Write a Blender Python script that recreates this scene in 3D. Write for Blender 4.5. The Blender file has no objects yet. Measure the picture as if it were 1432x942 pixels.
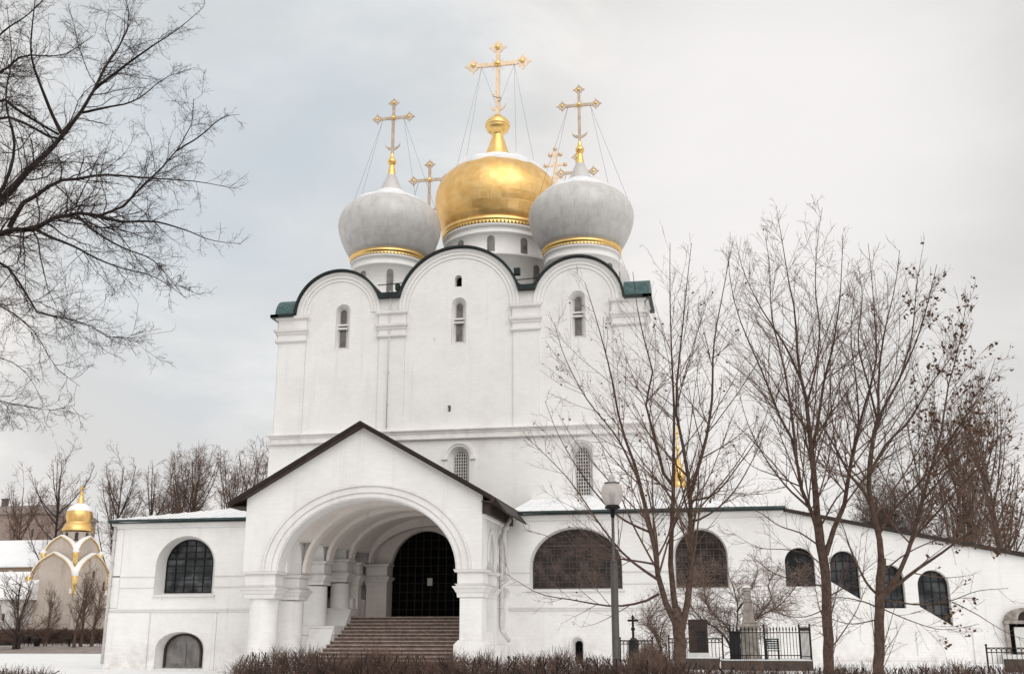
import bpy, math, random
import numpy as np
from mathutils import Vector, geometry
random.seed(7)
PI = math.pi
col = bpy.context.scene.collection
scn = bpy.context.scene

# ------------------------------------------------------------------ camera model
F, CX, CY, HOR, PSI, H = 1500., 716., 471., 888., math.radians(10.7), 1.7
TH = math.atan((HOR - CY) / F)
FWD = Vector((-math.sin(PI*0+PSI)*math.cos(TH), math.cos(PSI)*math.cos(TH), math.sin(TH)))
RGT = Vector((math.cos(PSI), math.sin(PSI), 0))
UPV = RGT.cross(FWD)
CAM = Vector((0, 0, H))
def at(px, py, Y):
    d = (px-CX)/F*RGT - (py-CY)/F*UPV + FWD
    return CAM + d*(Y/d.y)
def pr(P):
    d = Vector(P)-CAM; z = d.dot(FWD)
    return CX+F*d.dot(RGT)/z, CY-F*d.dot(UPV)/z
def mpp(P):
    return (Vector(P)-CAM).dot(FWD)/F
def zat(py, X, Y):
    z = 10.
    for _ in range(6):
        px = pr((X, Y, z))[0]; z = at(px, py, Y).z
    return z

# ------------------------------------------------------------------ object helpers
ORG = {}
def props(o, label=None, cat=None, group=None, kind=None):
    if label: o['label'] = label
    if cat: o['category'] = cat
    if group: o['group'] = group
    if kind: o['kind'] = kind
    return o
def thing(name, label, cat, loc=(0, 0, 0), group=None):
    o = bpy.data.objects.new(name, None); col.objects.link(o)
    o.location = loc; o.empty_display_size = .3
    ORG[o.name] = Vector(loc)
    return props(o, label, cat, group)
def link(name, me, parent=None, origin=(0, 0, 0)):
    o = bpy.data.objects.new(name, me); col.objects.link(o)
    origin = Vector(origin)
    ORG[o.name] = origin
    if parent is not None:
        o.parent = parent; o.location = origin - ORG[parent.name]
    else:
        o.location = origin
    return o
class MB:
    def __init__(s): s.v = []; s.f = []; s.m = []; s.sm = []
    def add(s, vs, fs, mi=0, smooth=False):
        b = len(s.v); s.v += [tuple(v) for v in vs]
        for f in fs: s.f.append([i+b for i in f]); s.m.append(mi); s.sm.append(smooth)
        return s
    def box(s, x0, x1, y0, y1, z0, z1, mi=0):
        v = [(x, y, z) for z in (z0, z1) for y in (y0, y1) for x in (x0, x1)]
        return s.add(v, [(0, 2, 3, 1), (4, 5, 7, 6), (0, 1, 5, 4), (2, 6, 7, 3), (0, 4, 6, 2), (1, 3, 7, 5)], mi)
    def prism(s, poly, fn, w0, w1, mi=0, smooth=False):
        """poly: 2-D loop, fn(u,v,w)->xyz; extruded between w0 and w1"""
        n = len(poly)
        vs = [fn(u, v, w0) for u, v in poly]+[fn(u, v, w1) for u, v in poly]
        t = geometry.tessellate_polygon([[Vector((u, v, 0)) for u, v in poly]])
        s.add(vs, [tuple(q) for q in t]+[tuple(i+n for i in q[::-1]) for q in t], mi)
        s.add(vs, [(i, (i+1) % n, (i+1) % n+n, i+n) for i in range(n)], mi, smooth)
        return s
    def lathe(s, prof, c=(0, 0, 0), n=48, mi=0, smooth=True, a0=0.):
        vs = []; fs = []; c = Vector(c)
        for r, z in prof:
            for k in range(n):
                a = a0+2*PI*k/n
                vs.append((c.x+r*math.cos(a), c.y+r*math.sin(a), c.z+z))
        for i in range(len(prof)-1):
            for k in range(n):
                k2 = (k+1) % n
                fs.append((i*n+k, i*n+k2, (i+1)*n+k2, (i+1)*n+k))
        s.add(vs, fs, mi, smooth)
        if prof[0][0] > 1e-4: s.add(vs[:n], [tuple(range(n))[::-1]], mi)
        if prof[-1][0] > 1e-4: s.add(vs[-n:], [tuple(range(n))], mi)
        return s
    def tube(s, pts, r, k=6, mi=0, smooth=True):
        pts = [Vector(p) for p in pts]; n = len(pts)
        rs = r if isinstance(r, (list, tuple)) else [r]*n
        vs = []; fs = []
        for i, p in enumerate(pts):
            t = (pts[min(i+1, n-1)]-pts[max(i-1, 0)]).normalized()
            ref = Vector((0, 0, 1)) if abs(t.z) < .9 else Vector((1, 0, 0))
            u = t.cross(ref).normalized(); w = t.cross(u)
            for j in range(k):
                a = 2*PI*j/k; vs.append(p+rs[i]*(math.cos(a)*u+math.sin(a)*w))
        for i in range(n-1):
            for j in range(k):
                j2 = (j+1) % k; fs.append((i*k+j, i*k+j2, (i+1)*k+j2, (i+1)*k+j))
        fs.append(tuple(range(k))[::-1]); fs.append(tuple((n-1)*k+j for j in range(k)))
        return s.add(vs, fs, mi, smooth)
    def ball(s, c, r, n=12, mi=0, sz=1.):
        m = n//2
        return s.lathe([(max(r*math.sin(PI*i/m), 0.), -r*sz*math.cos(PI*i/m)) for i in range(m+1)], c, n, mi)
    def obj(s, name, mats, parent=None, origin=None, label=None, bevel=0):
        if not isinstance(mats, (list, tuple)): mats = [mats]
        if origin is None: origin = ORG[parent.name] if parent is not None else (0, 0, 0)
        og = Vector(origin)
        me = bpy.data.meshes.new(name)
        me.from_pydata([(v[0]-og.x, v[1]-og.y, v[2]-og.z) for v in s.v], [], s.f)
        for m in mats: me.materials.append(m)
        me.polygons.foreach_set('material_index', s.m)
        me.polygons.foreach_set('use_smooth', s.sm)
        me.update()
        o = link(name, me, parent, og)
        if label: o['label'] = label
        if bevel:
            b = o.modifiers.new('bevel', 'BEVEL'); b.width = bevel; b.segments = 2; b.limit_method = 'ANGLE'; b.angle_limit = math.radians(50)
        return o
def FR(Y0):                                   # wall facing the camera: u = x, v = z, w = depth into the wall
    return lambda u, v, w: (u, Y0+w, v)
def SD(X0, sgn=-1):                           # side wall: u = y, v = z, w into the wall
    return lambda u, v, w: (X0+sgn*w, u, v)
def arch(x0, x1, z0, zs, zt, n=20, k=1.0):
    cx = (x0+x1)/2; a = (x1-x0)/2; b = zt-zs
    return [(x0, z0)]+[(cx-a*math.cos(PI*i/n), zs+b*math.sin(PI*i/n)**k) for i in range(n+1)]+[(x1, z0)]
def plate(mb, outer, holes, fn, t, mi=0, deps=None, inner=None, back=True):
    """wall plate with openings; each opening has a reveal"""
    loops = [outer]+holes
    flat = [p for l in loops for p in l]
    tr = geometry.tessellate_polygon([[Vector((u, v, 0)) for u, v in l] for l in loops])
    mb.add([fn(u, v, 0) for u, v in flat], [tuple(q) for q in tr], mi)
    if back: mb.add([fn(u, v, t) for u, v in flat], [tuple(q[::-1]) for q in tr], mi)
    n = len(outer)
    mb.add([fn(u, v, 0) for u, v in outer]+[fn(u, v, t) for u, v in outer], [(i, (i+1) % n, (i+1) % n+n, i+n) for i in range(n)], mi)
    for j, h in enumerate(holes):
        d = deps[j] if deps else t
        h2 = inner[j] if inner and inner[j] else h
        n = len(h)
        mb.add([fn(u, v, 0) for u, v in h]+[fn(u, v, d) for u, v in h2], [(i+n, (i+1) % n+n, (i+1) % n, i) for i in range(n)], mi)
def ring(mb, loop_in, loop_out, fn, w0, w1, mi=0, closed=False):
    n = len(loop_in); m = n if closed else n-1
    vs = [fn(u, v, w0) for u, v in loop_in]+[fn(u, v, w0) for u, v in loop_out]+[fn(u, v, w1) for u, v in loop_in]+[fn(u, v, w1) for u, v in loop_out]
    fs = []
    for i in range(m):
        j = (i+1) % n
        fs += [(i, j, n+j, n+i), (2*n+i, 3*n+i, 3*n+j, 2*n+j), (n+i, n+j, 3*n+j, 3*n+i), (i, 2*n+i, 2*n+j, j)]
    if not closed:
        fs += [(0, n, 3*n, 2*n), (n-1, 3*n-1, 4*n-1, 2*n-1)]
    mb.add(vs, fs, mi)
def scaled(loop, s, sz=None):
    sz = s if sz is None else sz
    cx = (min(p[0] for p in loop)+max(p[0] for p in loop))/2; cz = (min(p[1] for p in loop)+max(p[1] for p in loop))/2
    return [(cx+(u-cx)*s, cz+(v-cz)*sz) for u, v in loop]
def inset(loop, d):
    w = max(p[0] for p in loop)-min(p[0] for p in loop); h = max(p[1] for p in loop)-min(p[1] for p in loop)
    return scaled(loop, (w-2*d)/w, (h-2*d)/h)
def span(loop, c, axis):
    """crossings of a loop with u=c (axis 0) or v=c (axis 1)"""
    r = []
    n = len(loop)
    for i in range(n):
        a, b = loop[i], loop[(i+1) % n]
        if (a[axis]-c)*(b[axis]-c) < 0:
            t = (c-a[axis])/(b[axis]-a[axis]); r.append(a[1-axis]+t*(b[1-axis]-a[1-axis]))
    return (min(r), max(r)) if len(r) >= 2 else None
def window(parent, loop, fn, dep, nx, nz, fw=.07, bar=.03, pane='glass', fm='iron', gm='iron', name='window', heavy=None, label=None):
    f = MB(); ring(f, inset(loop, fw), loop, fn, dep, dep+.09, closed=True)
    fo = f.obj(name, M[fm], parent, label=label)
    p = MB(); tr = geometry.tessellate_polygon([[Vector((u, v, 0)) for u, v in loop]])
    p.add([fn(u, v, dep+.06) for u, v in loop], [tuple(q) for q in tr]); p.obj('pane', M[pane], fo)
    g = MB()
    u0 = min(q[0] for q in loop); u1 = max(q[0] for q in loop); v0 = min(q[1] for q in loop); v1 = max(q[1] for q in loop)
    L = inset(loop, fw*.5)
    for i in range(1, nx):
        c = u0+(u1-u0)*i/nx+1e-4; s = span(L, c, 0)
        if s: g.prism([(c-bar/2, s[0]), (c+bar/2, s[0]), (c+bar/2, s[1]), (c-bar/2, s[1])], fn, dep+.005, dep+.045)
    for i in range(1, nz):
        c = v0+(v1-v0)*i/nz+1e-4; s = span(L, c, 1)
        if s: g.prism([(s[0], c-bar/2), (s[1], c-bar/2), (s[1], c+bar/2), (s[0], c+bar/2)], fn, dep+.012, dep+.038)
    if heavy:
        s = span(L, heavy, 1)
        g.prism([(s[0], heavy-.045), (s[1], heavy-.045), (s[1], heavy+.045), (s[0], heavy+.045)], fn, dep-.03, dep+.05)
    if nx > 1: g.obj('grille', M[gm], fo)
    return fo
def moulding(mb, prof, fn, u0, u1, ret=True, mi=0):
    """prof: list of (out, v) from bottom to top, run along u; ends closed"""
    n = len(prof)
    vs = [fn(u0-(o if ret else 0), v, -o) for o, v in prof]+[fn(u1+(o if ret else 0), v, -o) for o, v in prof]
    vs += [fn(u0, v, 0.02) for o, v in prof]+[fn(u1, v, 0.02) for o, v in prof]
    fs = [(i, i+1, n+i+1, n+i) for i in range(n-1)]
    fs += [(i, 2*n+i, 2*n+i+1, i+1) for i in range(n-1)]+[(n+i, n+i+1, 3*n+i+1, 3*n+i) for i in range(n-1)]
    fs += [(0, n, 3*n, 2*n), (n-1, 3*n-1, 4*n-1, 2*n-1)]
    mb.add(vs, fs, mi)

# ------------------------------------------------------------------ materials
M = {}
def nmat(name):
    m = bpy.data.materials.new(name); m.use_nodes = True
    nt = m.node_tree; b = nt.nodes['Principled BSDF']
    return m, nt, b
def N(nt, t, **k):
    n = nt.nodes.new(t)
    for a, v in k.items():
        if a.startswith('i_'): n.inputs[a[2:].replace('_', ' ')].default_value = v
        else: setattr(n, a, v)
    return n
def ramp(nt, stops):
    r = nt.nodes.new('ShaderNodeValToRGB'); e = r.color_ramp.elements
    e[0].position, e[0].color = stops[0][0], (*stops[0][1], 1)
    e[1].position, e[1].color = stops[-1][0], (*stops[-1][1], 1)
    for p, c in stops[1:-1]:
        q = e.new(p); q.color = (*c, 1)
    return r
def simple(name, c1, c2, scale=3., rough=.7, metal=0., bump=.1, bscale=None, detail=6., spec=.3, rvar=0.):
    m, nt, b = nmat(name); L = nt.links.new
    tc = N(nt, 'ShaderNodeTexCoord')
    n = N(nt, 'ShaderNodeTexNoise', i_Scale=scale, i_Detail=detail); L(tc.outputs['Object'], n.inputs['Vector'])
    r = ramp(nt, [(.3, c1), (.7, c2)]); L(n.outputs['Fac'], r.inputs['Fac']); L(r.outputs['Color'], b.inputs['Base Color'])
    b.inputs['Roughness'].default_value = rough; b.inputs['Metallic'].default_value = metal
    b.inputs['Specular IOR Level'].default_value = spec
    if bump:
        n2 = N(nt, 'ShaderNodeTexNoise', i_Scale=bscale or scale*6, i_Detail=5.); L(tc.outputs['Object'], n2.inputs['Vector'])
        bp = N(nt, 'ShaderNodeBump', i_Strength=bump, i_Distance=.03); L(n2.outputs['Fac'], bp.inputs['Height']); L(bp.outputs['Normal'], b.inputs['Normal'])
    M[name] = m
    return m
def whitewash(name, hi, lo, stain, brick=.35):
    m, nt, b = nmat(name); L = nt.links.new
    geo = N(nt, 'ShaderNodeNewGeometry')
    sep = N(nt, 'ShaderNodeSeparateXYZ'); L(geo.outputs['Position'], sep.inputs[0])
    ad = N(nt, 'ShaderNodeMath', operation='ADD'); L(sep.outputs['X'], ad.inputs[0]); L(sep.outputs['Y'], ad.inputs[1])
    cmb = N(nt, 'ShaderNodeCombineXYZ'); L(ad.outputs[0], cmb.inputs['X']); L(sep.outputs['Z'], cmb.inputs['Y'])
    # wobble so that courses are not ruled
    nw = N(nt, 'ShaderNodeTexNoise', i_Scale=.7, i_Detail=3.); L(geo.outputs['Position'], nw.inputs['Vector'])
    mx = N(nt, 'ShaderNodeMixRGB', blend_type='ADD', i_Fac=.05); L(cmb.outputs[0], mx.inputs[1]); L(nw.outputs['Color'], mx.inputs[2])
    br = N(nt, 'ShaderNodeTexBrick', i_Scale=1., i_Mortar_Size=.012); br.inputs['Brick Width'].default_value = .32; br.inputs['Row Height'].default_value = .11
    br.inputs['Mortar Smooth'].default_value = .6
    br.inputs['Color1'].default_value = (1, 1, 1, 1); br.inputs['Color2'].default_value = (.955, .95, .945, 1); br.inputs['Mortar'].default_value = (.93, .92, .91, 1)
    L(mx.outputs[0], br.inputs['Vector'])
    n1 = N(nt, 'ShaderNodeTexNoise', i_Scale=.45, i_Detail=9., i_Roughness=.62); L(geo.outputs['Position'], n1.inputs['Vector'])
    r1 = ramp(nt, [(.33, lo), (.6, hi)]); L(n1.outputs['Fac'], r1.inputs['Fac'])
    # rain streaks, stretched vertically
    mp = N(nt, 'ShaderNodeMapping'); mp.inputs['Scale'].default_value = (2.6, 2.6, .16); L(geo.outputs['Position'], mp.inputs['Vector'])
    n2 = N(nt, 'ShaderNodeTexNoise', i_Scale=1.0, i_Detail=7., i_Roughness=.6); L(mp.outputs[0], n2.inputs['Vector'])
    r2 = ramp(nt, [(.56, (0, 0, 0)), (.8, (.55, .55, .55))]); L(n2.outputs['Fac'], r2.inputs['Fac'])
    m1 = N(nt, 'ShaderNodeMixRGB'); L(r2.outputs['Color'], m1.inputs['Fac']); L(r1.outputs['Color'], m1.inputs[1]); m1.inputs[2].default_value = (*stain, 1)
    # bare patches where the wash has flaked off
    n3 = N(nt, 'ShaderNodeTexNoise', i_Scale=.9, i_Detail=10., i_Roughness=.68); L(geo.outputs['Position'], n3.inputs['Vector'])
    r3 = ramp(nt, [(.67, (0, 0, 0)), (.74, (.5, .5, .5))]); L(n3.outputs['Fac'], r3.inputs['Fac'])
    m2 = N(nt, 'ShaderNodeMixRGB'); L(r3.outputs['Color'], m2.inputs['Fac']); L(m1.outputs[0], m2.inputs[1]); m2.inputs[2].default_value = (.56, .47, .42, 1)
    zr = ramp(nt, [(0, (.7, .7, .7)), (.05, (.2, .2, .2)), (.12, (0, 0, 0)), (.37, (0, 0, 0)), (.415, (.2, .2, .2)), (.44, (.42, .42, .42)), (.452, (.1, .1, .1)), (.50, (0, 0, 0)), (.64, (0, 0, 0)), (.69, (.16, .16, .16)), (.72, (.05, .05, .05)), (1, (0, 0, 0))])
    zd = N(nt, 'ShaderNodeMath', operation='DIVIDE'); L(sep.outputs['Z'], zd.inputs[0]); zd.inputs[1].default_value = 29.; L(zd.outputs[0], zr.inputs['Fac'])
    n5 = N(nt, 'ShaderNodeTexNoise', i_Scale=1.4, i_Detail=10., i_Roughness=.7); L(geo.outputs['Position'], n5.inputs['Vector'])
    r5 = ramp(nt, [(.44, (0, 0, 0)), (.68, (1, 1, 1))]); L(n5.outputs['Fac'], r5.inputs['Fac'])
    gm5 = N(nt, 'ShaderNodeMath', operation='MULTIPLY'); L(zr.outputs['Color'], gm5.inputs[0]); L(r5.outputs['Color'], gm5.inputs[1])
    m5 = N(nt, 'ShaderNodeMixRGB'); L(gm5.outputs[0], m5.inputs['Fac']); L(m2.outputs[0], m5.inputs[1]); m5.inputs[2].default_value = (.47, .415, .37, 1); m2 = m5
    m3 = N(nt, 'ShaderNodeMixRGB', blend_type='MULTIPLY', i_Fac=.9); L(m2.outputs[0], m3.inputs[1]); L(br.outputs['Color'], m3.inputs[2])
    L(m3.outputs[0], b.inputs['Base Color'])
    b.inputs['Roughness'].default_value = .9; b.inputs['Specular IOR Level'].default_value = .15
    n4 = N(nt, 'ShaderNodeTexNoise', i_Scale=14., i_Detail=4.); L(geo.outputs['Position'], n4.inputs['Vector'])
    am = N(nt, 'ShaderNodeMath', operation='MULTIPLY_ADD'); L(br.outputs['Fac'], am.inputs[0]); am.inputs[1].default_value = -.6; L(n4.outputs['Fac'], am.inputs[2])
    bv = N(nt, 'ShaderNodeBevel', samples=3); bv.inputs['Radius'].default_value = .05
    bp = N(nt, 'ShaderNodeBump', i_Strength=brick, i_Distance=.02); L(am.outputs[0], bp.inputs['Height']); L(bv.outputs[0], bp.inputs['Normal']); L(bp.outputs['Normal'], b.inputs['Normal'])
    M[name] = m
whitewash('white', (.885, .88, .872), (.82, .812, .80), (.68, .655, .63))
whitewash('trim', (.86, .85, .84), (.765, .75, .735), (.58, .55, .52), .2)
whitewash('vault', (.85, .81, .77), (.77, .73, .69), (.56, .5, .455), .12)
whitewash('chapel_stone', (.56, .49, .43), (.44, .385, .335), (.22, .185, .16), .2)
simple('snow', (.74, .745, .755), (.86, .86, .86), .8, .75, bump=.25, bscale=3.)
def lawn():
    m, nt, b = nmat('ground_snow'); L = nt.links.new
    geo = N(nt, 'ShaderNodeNewGeometry'); sep = N(nt, 'ShaderNodeSeparateXYZ'); L(geo.outputs['Position'], sep.inputs[0])
    n = N(nt, 'ShaderNodeTexNoise', i_Scale=.35, i_Detail=9., i_Roughness=.7); L(geo.outputs['Position'], n.inputs['Vector'])
    mr = N(nt, 'ShaderNodeMapRange'); L(sep.outputs['Y'], mr.inputs[0]); mr.inputs[1].default_value = 14.; mr.inputs[2].default_value = 30.; mr.inputs[3].default_value = -.28; mr.inputs[4].default_value = .22  # unseen ground before the hedge turned dark, added to darken domes and undersides
    a = N(nt, 'ShaderNodeMath', operation='ADD'); L(n.outputs['Fac'], a.inputs[0]); L(mr.outputs[0], a.inputs[1])
    r = ramp(nt, [(.40, (.075, .06, .045)), (.50, (.30, .28, .26)), (.56, (.78, .785, .79)), (.75, (.86, .86, .86))]); L(a.outputs[0], r.inputs['Fac']); L(r.outputs['Color'], b.inputs['Base Color'])
    b.inputs['Roughness'].default_value = .8; b.inputs['Specular IOR Level'].default_value = .2
    n2 = N(nt, 'ShaderNodeTexNoise', i_Scale=4., i_Detail=6.); L(geo.outputs['Position'], n2.inputs['Vector'])
    bp = N(nt, 'ShaderNodeBump', i_Strength=.35, i_Distance=.08); L(n2.outputs['Fac'], bp.inputs['Height']); L(bp.outputs['Normal'], b.inputs['Normal']); M['ground_snow'] = m
lawn()
simple('roof_snow', (.80, .82, .84), (.90, .90, .905), .5, .7, bump=.2, bscale=2.)
simple('green_metal', (.010, .017, .017), (.022, .032, .031), 2., .45, .3, .1)
simple('edge_metal', (.03, .055, .055), (.07, .10, .10), 3., .5, .2, .1)
simple('green_copper', (.035, .085, .085), (.10, .165, .165), 5., .5, .2, .15)
simple('fascia', (.02, .014, .012), (.038, .027, .022), 4., .6, 0, .15)
simple('soffit', (.035, .023, .018), (.06, .04, .031), 4., .75, 0, .1)
simple('iron', (.012, .012, .013), (.03, .027, .025), 6., .5, .5, .1)
simple('iron_grey', (.16, .155, .15), (.24, .23, .22), 6., .5, .3, .1)
simple('white_iron', (.5, .48, .46), (.66, .64, .61), 6., .6, 0, .1)
simple('black', (.003, .0028, .0026), (.007, .006, .0055), 3., .8, 0, 0, spec=.05)
simple('granite', (.012, .012, .013), (.03, .028, .028), 20., .3, 0, .05)
simple('bronze_slab', (.028, .018, .014), (.05, .033, .026), 5., .5, .1, .15)
simple('old_stone', (.19, .165, .145), (.44, .40, .36), 5., .85, 0, .4)
simple('plinth_stone', (.05, .038, .032), (.10, .078, .066), 4., .85, 0, .4)
simple('marble', (.55, .55, .53), (.68, .67, .65), 3., .5, 0, .1)
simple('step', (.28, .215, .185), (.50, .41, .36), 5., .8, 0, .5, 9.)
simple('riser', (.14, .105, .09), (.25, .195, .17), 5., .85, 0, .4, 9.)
simple('pole_paint', (.075, .071, .069), (.11, .105, .10), 8., .5, .1, .1)
simple('bark_dark', (.022, .017, .016), (.05, .04, .037), 9., .9, 0, .5, 30.)
simple('bark_brown', (.058, .036, .027), (.13, .088, .068), 9., .9, 0, .5, 30.)
simple('bark_far', (.075, .06, .053), (.13, .105, .094), 9., .9, 0, .2, 30.)
simple('twig_brown', (.11, .068, .050), (.20, .135, .105), 9., .9, 0, 0)
simple('twig_pale', (.18, .125, .10), (.30, .22, .18), 9., .9, 0, 0)
simple('twig_dark', (.05, .037, .034), (.09, .068, .062), 9., .9, 0, 0)
simple('twig_far', (.14, .098, .078), (.23, .17, .14), 9., .9, 0, 0)
simple('dead_leaf', (.09, .048, .03), (.16, .085, .05), 9., .8, 0, 0)
simple('hedge_twig', (.075, .048, .038), (.22, .145, .115), 3., .9, 0, 0)
simple('soil', (.09, .065, .052), (.16, .12, .10), 3., .95, 0, .4)
simple('path', (.20, .165, .145), (.36, .32, .295), 1.2, .9, 0, .3)
simple('ochre', (.27, .20, .15), (.36, .275, .20), 2., .9, 0, .1)
simple('tan_wall', (.24, .18, .155), (.32, .25, .215), 2., .9, 0, .1)  # distance haze is put into this wall colour
simple('pale_wall', (.60, .57, .55), (.68, .66, .63), 2., .9, 0, .1)
simple('tan_roof', (.22, .185, .17), (.30, .26, .24), 3., .8, 0, .1)  # roof kept close to the wall tone, haze painted in
simple('dark_roof', (.10, .085, .08), (.17, .15, .14), 3., .8, 0, .1)
simple('bulb', (.5, .47, .45), (.55, .52, .5), 3., .5, 0, 0)
simple('paper', (.55, .58, .57), (.62, .64, .63), 30., .7, 0, 0)
simple('bench_paint', (.015, .035, .035), (.035, .06, .058), 8., .5, 0, .1)
simple('pink_gold', (.62, .47, .33), (.78, .62, .46), 3., .38, .75, .05)
simple('cross_dull', (.44, .36, .29), (.62, .50, .40), 3., .5, .45, .05)
simple('wire', (.12, .13, .13), (.2, .2, .2), 3., .5, .5, 0)
def gold(name, hi, lo, panel=0., rough=.24):
    m, nt, b = nmat(name); L = nt.links.new
    tc = N(nt, 'ShaderNodeTexCoord')
    n = N(nt, 'ShaderNodeTexNoise', i_Scale=1.6, i_Detail=6.); L(tc.outputs['Object'], n.inputs['Vector'])
    r = ramp(nt, [(.3, lo), (.65, hi)]); L(n.outputs['Fac'], r.inputs['Fac']); L(r.outputs['Color'], b.inputs['Base Color'])
    b.inputs['Metallic'].default_value = 1.; b.inputs['Roughness'].default_value = rough
    if panel:
        sep = N(nt, 'ShaderNodeSeparateXYZ'); L(tc.outputs['Object'], sep.inputs[0])
        a = N(nt, 'ShaderNodeMath', operation='ARCTAN2'); L(sep.outputs['Y'], a.inputs[0]); L(sep.outputs['X'], a.inputs[1])
        c = N(nt, 'ShaderNodeCombineXYZ'); L(a.outputs[0], c.inputs['X']); L(sep.outputs['Z'], c.inputs['Y'])
        br = N(nt, 'ShaderNodeTexBrick', i_Scale=1., i_Mortar_Size=.008); br.inputs['Brick Width'].default_value = .2; br.inputs['Row Height'].default_value = .62
        br.inputs['Color1'].default_value = (0, 0, 0, 1); br.inputs['Color2'].default_value = (1, 1, 1, 1); br.inputs['Mortar'].default_value = (.3, .3, .3, 1)
        L(c.outputs[0], br.inputs['Vector'])
        n2 = N(nt, 'ShaderNodeTexNoise', i_Scale=1.1, i_Detail=3.); L(tc.outputs['Object'], n2.inputs['Vector'])
        mm = N(nt, 'ShaderNodeMath', operation='MULTIPLY_ADD'); L(br.outputs['Color'], mm.inputs[0]); mm.inputs[1].default_value = .12; nn = N(nt, 'ShaderNodeMath', operation='MULTIPLY'); L(n2.outputs['Fac'], nn.inputs[0]); nn.inputs[1].default_value = .3; L(nn.outputs[0], mm.inputs[2])
        bp = N(nt, 'ShaderNodeBump', i_Strength=panel, i_Distance=.25); L(mm.outputs[0], bp.inputs['Height']); L(bp.outputs['Normal'], b.inputs['Normal'])
        mr = N(nt, 'ShaderNodeMapRange'); mc = N(nt, 'ShaderNodeMixRGB', blend_type='MULTIPLY', i_Fac=.75); L(r.outputs['Color'], mc.inputs[1]); rc = ramp(nt, [(0, (.82, .77, .70)), (1, (1, 1, 1))]); L(br.outputs['Color'], rc.inputs['Fac']); L(rc.outputs['Color'], mc.inputs[2]); L(mc.outputs[0], b.inputs['Base Color'])
        L(br.outputs['Color'], mr.inputs[0]); mr.inputs[3].default_value = rough-.06; mr.inputs[4].default_value = rough+.08; L(mr.outputs[0], b.inputs['Roughness'])
    M[name] = m
gold('gold_dome', (.96, .68, .31), (.85, .54, .19), .55, .42)
gold('gold', (.97, .70, .30), (.86, .56, .18), 0., .36)
def zinc():
    m, nt, b = nmat('zinc'); L = nt.links.new
    tc = N(nt, 'ShaderNodeTexCoord'); sep = N(nt, 'ShaderNodeSeparateXYZ'); L(tc.outputs['Object'], sep.inputs[0])
    a = N(nt, 'ShaderNodeMath', operation='ARCTAN2'); L(sep.outputs['Y'], a.inputs[0]); L(sep.outputs['X'], a.inputs[1])
    c = N(nt, 'ShaderNodeCombineXYZ'); L(a.outputs[0], c.inputs['X']); L(sep.outputs['Z'], c.inputs['Y'])
    br = N(nt, 'ShaderNodeTexBrick', i_Scale=1., i_Mortar_Size=.007); br.offset = .5; br.inputs['Brick Width'].default_value = .5236; br.inputs['Row Height'].default_value = .52
    br.inputs['Color1'].default_value = (1, 1, 1, 1); br.inputs['Color2'].default_value = (.965, .965, .965, 1); br.inputs['Mortar'].default_value = (.78, .77, .76, 1)
    br.inputs['Mortar Smooth'].default_value = .5
    L(c.outputs[0], br.inputs['Vector'])
    mp = N(nt, 'ShaderNodeMapping'); mp.inputs['Scale'].default_value = (1.1, 1.1, .75); L(tc.outputs['Object'], mp.inputs['Vector'])
    n = N(nt, 'ShaderNodeTexNoise', i_Scale=1.5, i_Detail=8., i_Roughness=.65); L(mp.outputs[0], n.inputs['Vector'])
    r = ramp(nt, [(.3, (.51, .495, .48)), (.5, (.61, .60, .59)), (.72, (.69, .68, .67))]); L(n.outputs['Fac'], r.inputs['Fac'])
    mx = N(nt, 'ShaderNodeMixRGB', blend_type='MULTIPLY', i_Fac=1.); L(r.outputs['Color'], mx.inputs[1]); L(br.outputs['Color'], mx.inputs[2])
    L(mx.outputs[0], b.inputs['Base Color']); b.inputs['Metallic'].default_value = .1; b.inputs['Roughness'].default_value = .55
    bp = N(nt, 'ShaderNodeBump', i_Strength=.08, i_Distance=.05); L(br.outputs['Color'], bp.inputs['Height']); L(bp.outputs['Normal'], b.inputs['Normal'])
    M['zinc'] = m
zinc()
def glass(name, c1, c2, scale, rough=.12):
    m, nt, b = nmat(name); L = nt.links.new
    tc = N(nt, 'ShaderNodeTexCoord'); n = N(nt, 'ShaderNodeTexNoise', i_Scale=scale, i_Detail=3.); L(tc.outputs['Object'], n.inputs['Vector'])
    r = ramp(nt, [(.42, c1), (.62, c2)]); L(n.outputs['Fac'], r.inputs['Fac'])
    geo = N(nt, 'ShaderNodeNewGeometry'); sp = N(nt, 'ShaderNodeSeparateXYZ'); L(geo.outputs['Position'], sp.inputs[0]); cb = N(nt, 'ShaderNodeCombineXYZ'); L(sp.outputs['X'], cb.inputs['X']); L(sp.outputs['Z'], cb.inputs['Y'])
    br = N(nt, 'ShaderNodeTexBrick', i_Scale=1., i_Mortar_Size=0.); br.offset = 0.; br.inputs['Brick Width'].default_value = .37; br.inputs['Row Height'].default_value = .335
    br.inputs['Color1'].default_value = (.35, .35, .35, 1); br.inputs['Color2'].default_value = (1.5, 1.5, 1.5, 1); L(cb.outputs[0], br.inputs['Vector'])
    mm = N(nt, 'ShaderNodeMixRGB', blend_type='MULTIPLY', i_Fac=.15 if name == 'glass_grey' else .85); L(r.outputs['Color'], mm.inputs[1]); L(br.outputs['Color'], mm.inputs[2]); L(mm.outputs[0], b.inputs['Base Color'])
    b.inputs['Roughness'].default_value = rough; b.inputs['Specular IOR Level'].default_value = .4
    bp = N(nt, 'ShaderNodeBump', i_Strength=.12, i_Distance=.05); L(n.outputs['Fac'], bp.inputs['Height']); L(bp.outputs['Normal'], b.inputs['Normal'])
    M[name] = m
glass('glass', (.018, .021, .024), (.07, .075, .08), 1.3)
glass('glass_brown', (.022, .015, .012), (.085, .06, .05), 1.6, .16)
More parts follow.
